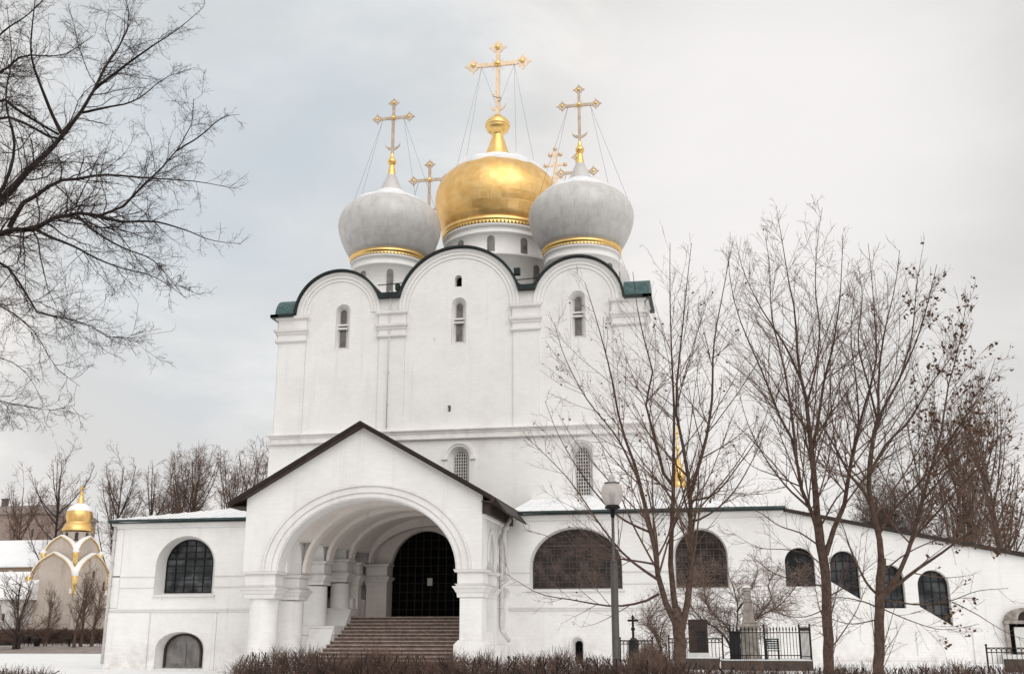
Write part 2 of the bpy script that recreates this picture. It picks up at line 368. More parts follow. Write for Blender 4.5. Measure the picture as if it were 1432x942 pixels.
simple('grille_brown', (.05, .038, .032), (.10, .078, .068), 6., .7, 0, .1)
glass('glass_grey', (.13, .12, .115), (.22, .21, .205), 2., .3)
glass('glass_lit', (.55, .56, .58), (.7, .7, .7), 1., .3)  # pale pane colour stands in for the lit space behind
def opal():
    m, nt, b = nmat('opal'); L = nt.links.new
    b.inputs['Base Color'].default_value = (.80, .76, .73, 1); b.inputs['Roughness'].default_value = .25
    tr = N(nt, 'ShaderNodeBsdfTranslucent'); tr.inputs['Color'].default_value = (.82, .78, .75, 1)
    tp = N(nt, 'ShaderNodeBsdfTransparent'); tp.inputs['Color'].default_value = (.95, .93, .92, 1)
    m1 = N(nt, 'ShaderNodeMixShader', i_Fac=.5); L(b.outputs[0], m1.inputs[1]); L(tr.outputs[0], m1.inputs[2])
    m2 = N(nt, 'ShaderNodeMixShader', i_Fac=.3); L(m1.outputs[0], m2.inputs[1]); L(tp.outputs[0], m2.inputs[2])
    L(m2.outputs[0], nt.nodes['Material Output'].inputs['Surface']); M['opal'] = m
opal()

# ------------------------------------------------------------------ ground
def sst(a, b, x):
    t = min(1, max(0, (x-a)/(b-a))); return t*t*(3-2*t)
def gh(x, y):
    return .52*sst(-11, -5, x)*sst(33, 39, y)*(1-sst(90, 130, y))+.75*sst(94, 108, y)*(1-sst(-45, -35, x))
def grid(name, xs, ys, m, dz=0., noise=0., kind='structure'):
    mb = MB(); nx = len(xs)
    mb.add([(x, y, gh(x, y)+dz+noise*math.sin(x*.9+y*.37)*math.sin(y*.8-x*.2)) for y in ys for x in xs],
           [(j*nx+i, j*nx+i+1, (j+1)*nx+i+1, (j+1)*nx+i) for j in range(len(ys)-1) for i in range(nx-1)], 0, True)
    return props(mb.obj(name, m), kind=kind)
def lin(a, b, n): return [a+(b-a)*i/(n-1) for i in range(n)]
grid('ground', [-900, -400, -150]+lin(-60, 40, 81)+[120, 400, 900], [-900, -60, -10]+lin(0, 70, 61)+[85, 95, 105, 115, 125, 140, 200, 500, 1500], M['ground_snow'], 0., .03)
# paths: one in front of the chapel at left, one before the hedge
def path_strip(name, pts, w, m):
    mb = MB(); vs = []
    for i, p in enumerate(pts):
        p = Vector((*p, 0)); t = (Vector((*pts[min(i+1, len(pts)-1)], 0))-Vector((*pts[max(i-1, 0)], 0))).normalized(); n = Vector((-t.y, t.x, 0))
        for s in (1, -1):
            q = p+n*w*s; vs.append((q.x, q.y, gh(q.x, q.y)+.045))
    mb.add(vs, [(2*i, 2*i+1, 2*i+3, 2*i+2) for i in range(len(pts)-1)])
    return props(mb.obj(name, m), kind='structure')
path_strip('footpath', [(x, 100+.02*(x+60)) for x in lin(-140, -36, 40)], 4.2, M['path'])
path_strip('footpath', [(-14, 12), (0, 15), (20, 17), (60, 20)], 2.2, M['path'])

# ------------------------------------------------------------------ the cathedral
YG, YM, YP = 52.8, 58.8, 46.8
cath = thing('cathedral', 'white five domed cathedral with gold central dome and gabled entrance porch', 'cathedral', (-14.3, YG, 0))
G, MF, PF = FR(YG), FR(YM), FR(YP)
BX0, BX1, BY1 = -25.4, -3.5, 79.5
ZSP = 20.3
arches = [(-21.73, 2.66), (-14.3, 3.68), (-7.25, 2.62)]
# body front wall with zakomara gables
out = [(BX0, 0), (BX0, ZSP)]
for k, (c, r) in enumerate(arches):
    lo = 0 if k == 0 else math.asin(min(1, (21.15-ZSP)/r)); hi = PI if k == 2 else PI-math.asin((21.15-ZSP)/r)
    for i in range(25):
        a = lo+(hi-lo)*i/24; out.append((c-r*math.cos(a), ZSP+r*math.sin(a)))
out += [(BX1, ZSP), (BX1, 0)]
def slit(x, z0, z1, w): return arch(x-w/2, x+w/2, z0, z1-w/2, z1, 12)
hs = []; dep = []; inn = []; wins = []
for x in (-21.43, -14.28, -7.26):
    h = slit(x, 18.08, 20.92, .86); i_ = slit(x*1.006+.02, 18.28, 20.72, .50)
    hs.append(h); inn.append(i_); dep.append(.45); wins.append((i_, 'hi'))
h = slit(-14.35, 21.6, 22.32, .42); hs.append(h); inn.append(None); dep.append(.8); wins.append((h, 'dark'))
h = [(-14.87, 14.08), (-14.87, 14.45), (-14.70, 14.45), (-14.70, 14.08)]; hs.append(h); inn.append(None); dep.append(.8); wins.append((h, 'dark'))
for x, z0 in ((-14.16, 9.3), (-7.17, 9.1)):
    h = slit(x, z0, 12.0, 1.15); i_ = slit(x+.02, z0+.05, 11.85, .84); hs.append(h); inn.append(i_); dep.append(.4); wins.append((i_, 'grid'))
mb = MB()
plate(mb, out, hs, MF, 1.2, deps=dep, inner=inn, back=False)
mb.box(BX0, BX0+1, YM+1.2, BY1, 0, ZSP); mb.box(BX1-1, BX1, YM+1.2, BY1, 0, ZSP); mb.box(BX0+1, BX1-1, BY1-1, BY1, 0, ZSP)
mb.obj('wall', M['white'], cath)
MB().box(BX0+1, BX1-1, YM+1.2, BY1-1, 20.6, 20.8).obj('roof_deck', M['green_metal'], cath)
for l, k in wins:
    if k == 'hi': 
        w = window(cath, l, MF, .40, 1, 1, .05, .04, 'glass_grey', 'white_iron', 'white_iron')
        g = MB(); zz = (l[0][1]+l[len(l)//2][1])/2+.1; g.box(l[0][0]-.16, l[-1][0]+.14, YM+.22, YM+.34, zz+.02, zz+.12); g.box(l[0][0]-.10, l[-1][0]+.10, YM+.2, YM+.36, zz-.2, zz-.1)
        g.obj('crossbar', M['trim'], w)
    elif k == 'dark':
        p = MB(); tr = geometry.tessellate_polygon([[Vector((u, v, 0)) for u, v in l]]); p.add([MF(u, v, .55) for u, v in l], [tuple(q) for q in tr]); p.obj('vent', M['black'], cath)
    else: window(cath, l, MF, .36, 6, 14, .05, .045, 'glass', 'white_iron', 'white_iron')
# hood moulds over the two lower windows
for x in (-14.16, -7.17):
    mb = MB(); a1 = [(x-.72*math.cos(PI*i/20), 11.45+.72*math.sin(PI*i/20)) for i in range(21)]; a2 = [(x-.9*math.cos(PI*i/20), 11.45+.9*math.sin(PI*i/20)) for i in range(21)]
    ring(mb, a1, a2, MF, -.14, 0)
    for s in (-1, 1):
        mb.box(x+s*.81-.16, x+s*.81+.16, YM-.18, YM, 11.27, 11.45); mb.box(x+s*.81-.09, x+s*.81+.09, YM-.08, YM, 9.3, 11.27)
    mb.obj('hood_mould', M['trim'], cath)
# plinth zone under the belt, a little proud
mb = MB(); pl = [(BX0-.22, 0), (BX0-.22, 12.42), (BX1+.22, 12.42), (BX1+.22, 0)]
plate(mb, pl, [slit(-14.16, 9.25, 12.05, 1.25), slit(-7.17, 9.05, 12.05, 1.25)], FR(YM-.07), .067, back=False)
mb.box(BX0-.22, BX0-.003, YM-.003, BY1, 0, 12.42); mb.box(BX1+.003, BX1+.22, YM-.003, BY1, 0, 12.42)
mb.obj('lower_wall', M['white'], cath)
mb = MB(); bp = [(.05, 12.42), (.30, 12.46), (.30, 12.54), (.16, 12.60), (.16, 12.78), (.22, 12.82), (.22, 12.90), (.34, 12.95), (.34, 13.03), (.10, 13.12)]
moulding(mb, bp, MF, BX0, BX1)
moulding(mb, bp, SD(BX1), YM+.02, BY1, False); moulding(mb, bp, SD(BX0, 1), YM+.02, BY1, False)
mb.obj('belt_course', M['trim'], cath)
# pilasters with their capitals
caps = [(.03, 18.62), (.14, 18.68), (.16, 18.80), (.05, 18.86), (.05, 19.10), (.12, 19.16), (.12, 19.24), (.22, 19.32), (.24, 19.46), (.06, 19.52), (.06, 20.02), (.2, 20.1), (.22, 20.27), (.0, 20.3)]
for u0, u1 in ((BX0-.02, -23.68), (-19.1, -17.5), (-11.03, -9.5), (-5.25, BX1+.02)):
    mb = MB(); mb.box(u0, u1, YM-.10, YM-.002, 13.1, 20.3)
    cc = mb.obj('pilaster', M['white'], cath)
    mb = MB(); moulding(mb, [(o+.10, v) for o, v in caps], MF, u0+.1, u1-.1)
    mb.obj('capital', M['trim'], cc)
for k in range(3):
    for X, s in ((BX0, 1), (BX1, -1)):
        y0 = YM+.05+k*9.3; mb = MB(); moulding(mb, [(.0, 13.1), (.10, 13.11), (.10, 20.29), (0, 20.3)], SD(X, s), y0, y0+1.7, False)
        moulding(mb, [(o+.1, v) for o, v in caps], SD(X, s), y0+.1, y0+1.6, True); mb.obj('pilaster', M['white'], cath)
# archivolts inside each gable, and the metal roof over it
for c, r in arches:
    mb = MB()
    for ro, ri, w in ((r-.03, r-.22, -.13), (r-.221, r-.42, -.085), (r-.421, r-.62, -.045)):
        A = lambda q: [(c-q*math.cos(PI*i/40), ZSP+q*math.sin(PI*i/40)) for i in range(41)]
        ring(mb, A(ri), A(ro), MF, w, -.001)
    mb.obj('archivolt', M['white'], cath)
rmats = [M['green_metal'], M['green_copper']]
for k, (c, r) in enumerate(arches):
    mb = MB()
    lo = 0.02 if k == 0 else math.asin((21.2-ZSP)/r); hi = PI-.02 if k == 2 else PI-math.asin((21.2-ZSP)/r)
    A = lambda q: [(c-q*math.cos(lo+(hi-lo)*i/40), ZSP+q*math.sin(lo+(hi-lo)*i/40)) for i in range(41)]
    ring(mb, A(r+.003), A(r+.105), MF, -.33, .1)
    ring(mb, A(r+.004), A(r+.10), MF, .1, 5.)
    ro_ = mb.obj('gable_roof', M['green_metal'], cath)
    for i in range(40): pass
for x0, x1 in ((-19.2, -17.85), (-10.75, -9.65)):
    mb = MB(); mb.prism([(x0+.05, 21.1), (x1-.05, 21.1), (x1+.12, 21.55), (x1-.25, 21.38), (x0+.25, 21.38), (x0-.12, 21.55)], MF, -.4, 4.8)
    mb.obj('valley_gutter', M['green_metal'], cath)
mb = MB(); mb.box(-18.15, -17.9, YM-.3, YM-.05, 21.55, 21.9); mb.obj('gutter_box', M['green_metal'], cath); mb = MB(); mb.box(-10.95, -10.6, YM-.3, YM, 22.05, 22.45); mb.obj('gutter_box', M['green_metal'], cath)
for a, b in (((-19.3, 21.95), (-17.8, 22.0)), ((-10.9, 21.75), (-9.5, 21.82))): mb = MB(); mb.tube([(a[0], YM-.1, a[1]), (b[0], YM-.1, b[1])], .03); mb.obj('tie_rod', M['iron'], cath)
# side gables: short barrels seen beyond the corner, cornice under them
for X, s in ((BX0, -1), (BX1, 1)):
    for j, yc in enumerate((60.15,)):
        r = 1.38
        e = .38
        A = [(yc-r*math.cos(PI*i/24), ZSP+.05+r*(.95 if j == 0 else .9)*math.sin(PI*i/24)) for i in range(25)]
        mb = MB(); mb.prism(A, lambda u, v, w: (X+s*e-s*w, u, v), 0, 1.5 if j == 0 else 3., smooth=True)
        mb.obj('side_gable_roof', M['green_copper'], cath)
    mb = MB(); mb.box(min(X, X+s*.5), max(X, X+s*.5), YM-.45, 61.7, ZSP-.12, ZSP+.07)
    e0, e1 = (BX0-.5, -24.45) if s < 0 else (-4.55, BX1+.5)
    mb.box(e0, e1, YM-.45, YM-.004, ZSP-.1, ZSP+.075)
    mb.obj('eave', M['green_metal'], cath)
mb = MB(); mb.tube([(-18.45, YM-.22, 21.5), (-18.45, YM-.22, 18.4), (-18.45, YM-.30, 18.2), (-18.45, YM-.2, 13.2)], .035, 8)
for z in (20.6, 18.9, 16.5, 14.6): mb.box(-18.5, -18.4, YM-.2, YM-.09, z, z+.04)
mb.obj('downpipe', M['white_iron'], cath)

# ---- drums, domes, crosses
def cross(base, h, hz, half, bar, m, crescent, wires, double=False):
    """base: bottom of the cross, h height, hz height of the arm, half: half arm"""
    X, Y, Z = base; mb = MB(); d = bar*.35
    mb.box(X-bar/2, X+bar/2, Y-d, Y+d, Z, Z+h-half*.28)
    mb.box(X-half+half*.2, X-bar/2, Y-d*.9, Y+d*.9, Z+hz-bar/2, Z+hz+bar/2); mb.box(X+bar/2, X+half-half*.2, Y-d*.9, Y+d*.9, Z+hz-bar/2, Z+hz+bar/2)
    c = mb.obj('cross', M[m], cath)
    e = half*.34
    o = MB()
    for ex, ez in ((0, h-e*.9), (-half+e*.2, hz), (half-e*.2, hz)):
        st = []
        for i in range(16):
            a = 2*PI*i/16; q = e*(1. if i % 4 == 0 else (.62 if i % 2 else .66)); st.append((X+ex+q*math.cos(a), Z+ez+q*math.sin(a)))
        hole = [(X+ex+e*.4*math.cos(2*PI*i/12), Z+ez+e*.4*math.sin(2*PI*i/12)) for i in range(12)]
        plate(o, st, [hole], FR(Y-d*.5), d)
    for i in range(12):
        a = 2*PI*(i+.5)/12; q = half*.34; o.tube([(X, Y, Z+hz), (X+q*math.cos(a), Y, Z+hz+q*math.sin(a))], [bar*.10, bar*.03], 4)
    o.obj('ornament', M[m], c)
    for ex, ez in ((0, h-e*.9), (-half+e*.2, hz), (half-e*.2, hz)): MB().ball((X+ex, Y-d, Z+ez), e*.3).obj('boss', M['gold'], c)
    MB().ball((X, Y-d, Z+hz), bar*.85).obj('boss', M['gold'], c)
    if crescent:
        cz, cr = crescent; o = MB(); n = 14
        a1 = [(X+cr*math.cos(PI+PI*i/n), Z+cz+cr*.95*math.sin(PI+PI*i/n)) for i in range(n+1)]
        a2 = [(X+cr*math.cos(PI+PI*i/n), Z+cz+cr*.6*math.sin(PI+PI*i/n)+.0*i) for i in range(n+1)]
        a2 = [(u*.999+X*.001, v) for u, v in a2]
        ring(o, a2, a1, FR(Y-d*.8), 0, d*1.6)
        if double:
            o.tube([(X-cr*.5, Y-d, Z+cz+cr*1.3), (X-cr*.55, Y-d, Z+cz+cr*1.05), (X-cr*.2, Y-d, Z+cz+cr*.95), (X+cr*.4, Y-d, Z+cz+cr*.75), (X+cr*.45, Y-d, Z+cz+cr*.5), (X+.05, Y-d, Z+cz+cr*.3)], bar*.2, 5)
        o.obj('crescent', M[m], c)
    for p in wires:
        sx = 1 if p[0] > X else -1
        MB().tube([(X+sx*half*.62, Y, Z+hz-bar*.4), p], .0085, 4).obj('stay_wire', M['wire'], c)
    return c
def revolve_part(name, prof, c, m, parent, n=64, **k):
    mb = MB(); mb.lathe([(r, z) for r, z in prof], c, n); return mb.obj(name, m, parent, c, **k)
def small_dome(X, Y, yw, scale=1., wires=True, front=True, zdrop=0.):
    """yw: photo row of the widest ring at that spot"""
    Zw = zat(yw, X, Y)-zdrop; s = mpp((X, Y, Zw)); R = 71.5*s*scale
    c = (X, Y, Zw)
    dr = MB(); Rd = 50*s*scale; zb = -.70*R
    dr.lathe([(Rd*1.10, 20.7-Zw), (Rd*1.10, 22.2-Zw), (Rd*1.0, 22.35-Zw), (Rd*.985, zb-.95), (Rd*1.02, zb-.9), (Rd*1.02, zb-.78), (Rd*.99, zb-.74), (Rd*1.0, zb-.42), (Rd*1.04, zb-.37), (Rd*1.04, zb-.25), (Rd*1.0, zb-.2), (Rd*1.0, zb)], c, 64)
    drum = dr.obj('drum', M['white'], cath, c)
    # slit windows round the drum
    for k in range(8):
        a = -PI/2+2*PI*(k+(.45 if X < -14 else .2))/8
        ca, sa = math.cos(a), math.sin(a); w = .42; zt, z0 = zb-1.25, zb-3.0
        fn = lambda u, v, d, ca=ca, sa=sa: (X+ca*(Rd*1.0-d)-sa*u, Y+sa*(Rd*1.0-d)+ca*u, Zw+v)
        mbw = MB(); L = arch(-w/2, w/2, z0, zt-w/2, zt, 10)
        mbw.prism(L, fn, -.02, .3)
        wo = mbw.obj('window', M['glass_grey'], drum)
    # gold fringe
    g = MB(); g.lathe([(Rd*1.0, zb-.08), (Rd*1.06, zb-.07), (Rd*1.08, zb+.14), (Rd*1.02, zb+.17)], c, 96)
    for k in range(72):
        a = 2*PI*k/72; b = 2*PI*(k+1)/72; mpt = (a+b)/2; q = Rd*1.058
        g.add([(X+q*math.cos(a), Y+q*math.sin(a), Zw+zb-.1), (X+q*math.cos(b), Y+q*math.sin(b), Zw+zb-.1), (X+q*math.cos(mpt), Y+q*math.sin(mpt), Zw+zb-.24)], [(0, 1, 2)])
    g.obj('gold_fringe', M['gold'], drum)
    prof = [(.70, -.66), (.735, -.655), (.80, -.56), (.875, -.42), (.94, -.27), (.985, -.12), (1, .0), (.99, .11), (.955, .22), (.885, .325), (.79, .415), (.66, .495), (.53, .56), (.41, .62), (.32, .68), (.255, .75), (.205, .84), (.165, .94), (.125, 1.03), (.085, 1.13)]
    dm = revolve_part('dome', [(r*R, z*R) for r, z in prof], c, M['zinc'], cath, 72)
    sn = MB(); sp = [(.68, .472), (.68, .497), (.60, .545), (.50, .596), (.42, .632), (.35, .672), (.30, .71), (.26, .755)]
    n = 60; vs = []
    for i, (r, z) in enumerate(sp):
        for k in range(n):
            a = 2*PI*k/n; q = r*R*(1+(.05*math.sin(5*a+1)+.04*math.sin(11*a) if i < 3 else 0)); vs.append((X+q*math.cos(a), Y+q*math.sin(a), Zw+z*R+(.04 if i else -.15)))
    sn.add(vs, [(i*n+k, i*n+(k+1) % n, (i+1)*n+(k+1) % n, (i+1)*n+k) for i in range(len(sp)-1) for k in range(n)], 0, True)
    sn.obj('snow_cap', M['roof_snow'], dm)
    fin = [(.085, 1.12), (.078, 1.16), (.062, 1.28), (.052, 1.32), (.05, 1.36), (.07, 1.37), (.085, 1.41), (.088, 1.44), (.075, 1.47), (.045, 1.5), (.038, 1.56), (.03, 1.6)]
    fo = revolve_part('finial', [(r*R, z*R) for r, z in fin], c, M['gold'], dm, 24)
    wz = []
    if wires:
        for sx in (-1, 1):
            for q, zz in ((.55, .60), (.90, .34)):
                wz.append((X+sx*q*R, Y+(-.2 if q < .6 else .1)*R, Zw+zz*R))
    cross((X, Y, Zw+1.58*R), 1.24*R, .80*R,   .355*R, .056*R, 'cross_dull', (.24*R, .155*R), wz)
small_dome(-20.66, 65, 320)
small_dome(-7.70, 65, 306, 1.03)
small_dome(-20.35, 73.6, 416-3-4)
small_dome(-9.0, 74.0, 398)
def gold_dome():
    X, Y = -14.15, 69.3
    Zw = zat(286, X, Y); s = mpp((X, Y, Zw)); R = 87*s; c = (X, Y, Zw); Rd = 72*s; zb = -.58*R
    dr = MB()
    dr.lathe([(Rd*1.14, 20.7-Zw), (Rd*1.14, zb-2.75), (Rd*1.17, zb-2.7), (Rd*1.17, zb-2.58), (Rd*1.0, zb-2.5), (Rd*.99, zb-1.0), (Rd*1.025, zb-.95), (Rd*1.025, zb-.83), (Rd*1.0, zb-.8), (Rd*1.0, zb-.5), (Rd*1.04, zb-.45), (Rd*1.04, zb-.3), (Rd*1.0, zb-.25), (Rd*1.0, zb)], c, 96)
    drum = dr.obj('drum', M['white'], cath, c)
    for k in range(10):
        for tier in (0, 1):
            a = -PI/2+2*PI*(k+(.14 if tier == 0 else .40))/10; q = Rd*(1. if tier == 0 else 1.14)
            ca, sa = math.cos(a), math.sin(a); w = .5; zt, z0 = (zb-1.15, zb-2.25) if tier == 0 else (zb-3.1, zb-5.0)
            fn = lambda u, v, d, ca=ca, sa=sa, q=q: (X+ca*(q-d)-sa*u, Y+sa*(q-d)+ca*u, Zw+v)
            mbw = MB(); mbw.prism(arch(-w/2, w/2, z0, zt-w/2, zt, 10), fn, -.02, .3); mbw.obj('window', M['glass_grey'], drum)
    g = MB(); g.lathe([(Rd*1.0, zb-.12), (Rd*1.05, zb-.11), (Rd*1.075, zb+.2), (Rd*1.0, zb+.24)], c, 96)
    for k in range(96):
        a = 2*PI*k/96; b = 2*PI*(k+1)/96; mpt = (a+b)/2; q = Rd*1.055
        g.add([(X+q*math.cos(a), Y+q*math.sin(a), Zw+zb-.08), (X+q*math.cos(b), Y+q*math.sin(b), Zw+zb-.08), (X+q*math.cos(mpt), Y+q*math.sin(mpt), Zw+zb-.32)], [(0, 1, 2)])
    g.obj('gold_fringe', M['gold'], drum)
    prof = [(.84, -.56), (.86, -.55), (.90, -.42), (.955, -.25), (.99, -.1), (1, .02), (.985, .15), (.94, .275), (.86, .395), (.75, .495), (.62, .575), (.49, .645), (.37, .71), (.28, .765), (.22, .82)]
    dm = revolve_part('dome', [(r*R, z*R) for r, z in prof], c, M['gold_dome'], cath, 44)
    sn = MB(); sp = [(.78, .465), (.78, .495), (.69, .56), (.62, .6), (.53, .645), (.45, .687), (.37, .728), (.30, .77), (.235, .80)]
    n = 72; vs = []
    for i, (r, z) in enumerate(sp):
        for k in range(n):
            a = 2*PI*k/n; q = r*R*(1+(.035*math.sin(6*a+1)+.03*math.sin(13*a) if i < 4 else 0)); vs.append((X+q*math.cos(a), Y+q*math.sin(a), Zw+z*R+(.08 if i else -.2)))
    sn.add(vs, [(i*n+k, i*n+(k+1) % n, (i+1)*n+(k+1) % n, (i+1)*n+k) for i in range(len(sp)-1) for k in range(n)], 0, True)
    sn.obj('snow_cap', M['roof_snow'], dm)
    ck = MB()
    ck.lathe([(r*R, (.81+(z-.81)*1.16)*R) for r, z in [(.225, .81), (.20, .86), (.16, .95), (.125, 1.05), (.095, 1.13), (.088, 1.17), (.12, 1.19), (.17, 1.225), (.19, 1.27), (.195, 1.32), (.18, 1.37), (.14, 1.41), (.09, 1.43), (.07, 1.455), (.035, 1.47)]], c, 40)
    ck.lathe([(r*R, (.81+(z-.81)*1.16)*R) for r, z in [(.196, 1.285), (.205, 1.29), (.205, 1.335), (.196, 1.34)]], c, 40)
    ck.obj('finial', M['gold'], dm, c)
    b = Zw+(.81+.65*1.16)*R
    ht = zat(57, X, Y)-b; hz = zat(90, X, Y)-b; half = 39*s
    wz = [(X-.63*R, Y-.2*R, Zw+.63*R), (X-.40*R, Y-.5*R, Zw+.66*R), (X+.40*R, Y-.5*R, Zw+.66*R), (X+.63*R, Y-.2*R, Zw+.63*R), (X-.02, Y-.03, b+.16*hz), (X+.02, Y-.03, b+.16*hz)]
    cross((X, Y, b), ht, hz, half, 6*s, 'pink_gold', (.155*ht, 11.5*s), wz, True)
gold_dome()

# ---- gallery: left and right front walls, left and right ends, the roof
def wl(px, Y=YG): return at(px, 850, Y).x
Wl = arch(-28.34, -25.72, 3.8, 5.25, 6.55, 24); Wlo = arch(-28.92, -25.62, 3.72, 5.2, 6.72, 24)
Ll = arch(-28.02, -25.95, .12, .85, 1.80, 20, .85); Llo = arch(-28.55, -25.88, .08, .95, 1.88, 20, .85)
Wl = [(u*1.0175, 1.7+(v-1.7)*1.0175) for u, v in Wl]; Ll = [(u*1.0135, 1.7+(v-1.7)*1.0135) for u, v in Ll]
mb = MB(); plate(mb, [(-31.33, -.2), (-31.33, 7.42), (-20.0, 7.42), (-20.0, -.2)], [Wlo, Llo], G, 1.2, deps=[.95, .75], inner=[Wl, Ll], back=False)
mb.box(-31.33, -30.3, YG+1.2, BY1, -.2, 7.42)
mb.box(-30.3, BX0, BY1-1, BY1, -.2, 7.42)
gl = mb.obj('gallery_wall', M['white'], cath)
R1 = arch(-9.08, -4.58, 3.84, 4.95, 6.82, 28); R2 = arch(-2.10, .44, 3.85, 5.35, 6.66, 24)
S1 = arch(3.05, 4.40, 3.9, 5.0, 5.68, 18)
S2 = [(5.08, 4.10)]+arch(5.08, 6.36, 3.9, 4.85, 5.50, 18)[1:-1]+[(6.36, 3.28)]
S3 = arch(7.20, 8.30, 2.9, 4.25, 4.83, 18)
S4 = [(8.88, 2.97)]+arch(8.88, 10.24, 2.9, 3.9, 4.58, 18)[1:-1]+[(10.24, 2.10)]
V1 = slit(-6.79, .35, 1.62, .56); V1i = slit(-6.77, .35, 1.45, .34)
mb = MB()
out = [(-11.5, -.2), (-11.5, 7.5), (2.9, 7.5), (2.9, 7.42), (13.6, 5.1), (24, 2.9), (24, -.2)]
hs = [R1, R2, S1, S2, S3, S4, V1]
plate(mb, out, hs, G, 1.2, deps=[.5, .5, .5, .5, .5, .5, .4], inner=[inset(R1, .06), inset(R2, .06), None, None, None, None, V1i], back=False)
mb.box(1.9, 2.9, YG+1.2, BY1, -.2, 7.42)
mb.obj('gallery_wall', M['white'], cath)
mb = MB(); mb.prism([(8, -.2), (24, -.2), (24, 2.9), (8, 6.25)], FR(YG+1.25), 0, 4.5); mb.obj('stair_gallery', M['white'], cath)
window(cath, Wl, G, .93, 5, 8, .05, .035, 'glass', heavy=5.62)
window(cath, inset(R1, .06), G, .46, 12, 9, .06, .04, 'glass_brown', 'grille_brown', 'grille_brown', heavy=5.95)
window(cath, inset(R2, .06), G, .46, 8, 9, .06, .04, 'glass_brown', 'grille_brown', 'grille_brown')
for s_ in (S1, S2, S3, S4): window(cath, s_, G, .47, 4, 5, .06, .035, 'glass')
window(cath, V1i, G, .36, 2, 4, .03, .025, 'black')
mb = MB(); mb.prism(Ll, FR(YG), .72, .745); gt = mb.obj('lower_arch', M['glass_grey'], cath)
mb = MB(); ring(mb, inset(Ll, .10), Ll, G, .60, .715); mb.obj('frame', M['soffit'], gt)
mb = MB(); mb.box(-27.42, -27.2, YG+.66, YG+.72, .12, 1.3); mb.box(-28., -25.96, YG+.64, YG+.72, .12, .2); mb.obj('post', M['iron_grey'], gt)
# belts and imposts of the gallery
belt = [(.02, 2.84), (.06, 2.86), (.06, 2.93), (.12, 2.97), (.12, 3.03), (.0, 3.07)]
imp = [(.0, 4.62), (.05, 4.64), (.05, 4.70), (.0, 4.72)]; imp2 = [(0, 4.06), (.04, 4.08), (.04, 4.15), (0, 4.17)]
mb = MB(); moulding(mb, belt, G, -31.33, -21.0); mb.obj('belt_course', M['trim'], cath); mb = MB(); moulding(mb, belt, G, -10.0, 2.8); mb.obj('belt_course', M['trim'], cath)
for a, b in ((-31.33, -28.95), (-25.6, -21.2), (-10., -9.1), (-4.55, -2.14), (.48, 2.6)):
    mb = MB(); moulding(mb, imp, G, a, b, False); mb.obj('impost', M['trim'], cath); mb = MB(); moulding(mb, imp2, G, a, b, False); mb.obj('impost', M['trim'], cath)
mb = MB(); moulding(mb, [(0, 3.60), (.12, 3.63), (.12, 3.715), (.0, 3.718)], G, -28.95, -25.5, False); mb.obj('sill', M['trim'], cath)
mb = MB(); moulding(mb, [(0, 3.72), (.10, 3.74), (.10, 3.825), (.0, 3.83)], G, -9.2, -4.45, False); mb.obj('sill', M['trim'], cath)
mb = MB(); moulding(mb, [(0, 1.86), (.08, 1.88), (.08, 1.98), (.0, 2.0)], G, 10.0, 11.3, False); mb.obj('impost', M['trim'], cath)
mb = MB()
for l in (V1,):
    a = [(-6.79-.28*math.cos(PI*i/14), 1.34+.28*math.sin(PI*i/14)) for i in range(15)]; b2 = [(-6.79-.40*math.cos(PI*i/14), 1.34+.40*math.sin(PI*i/14)) for i in range(15)]
    ring(mb, [(-7.07, .4)]+a+[(-6.51, .4)], [(-7.19, .4)]+b2+[(-6.39, .4)], G, -.06, -.001)
mb.obj('vent_surround', M['trim'], cath)
for bq in ([(-31.42, -.2), (-31.34, 2.84), (-28.97, 2.84), (-28.97, -.2)],):
    mb = MB(); mb.prism(bq, G, -.10, -.002); mb.obj('buttress', M['white'], cath)
for u0, u1, w_, z0, z1 in ((-25.5, -25.3, .03, -.2, 2.84), (2.55, 3.05, .05, -.2, 2.84), (6.75, 7.1, .05, -.2, 1.9), (8.6, 8.8, .05, -.2, 1.9), (11., 11.5, .05, -.2, 1.9), (2.45, 2.85, .06, 3.07, 7.3), (-31.33, -30.9, .05, 3.07, 7.1), (-21.9, -21.4, .06, 3.07, 7.1)):
    mb = MB(); mb.box(u0, u1, YG-w_, YG-.002, z0, z1); mb.obj('buttress', M['white'], cath)
mb = MB(); mb.tube([(-31.38, YG-.12, 7.3), (-31.40, YG-.13, .3)], .08, 8)
for z in (6.6, 5.4, 4.2, 3.1): mb.box(-31.5, -31.28, YG-.22, YG, z, z+.06)
mb.obj('downpipe', M['white_iron'], cath)
mb = MB(); moulding(mb, [(0, .44), (.13, .46), (.13, .74), (.03, .80), (0, .82)], G, 5.2, 9.2); mb.box(5.0, 9.4, YG-.22, YG-.135, .4, .60); mb.obj('plinth', M['trim'], cath)
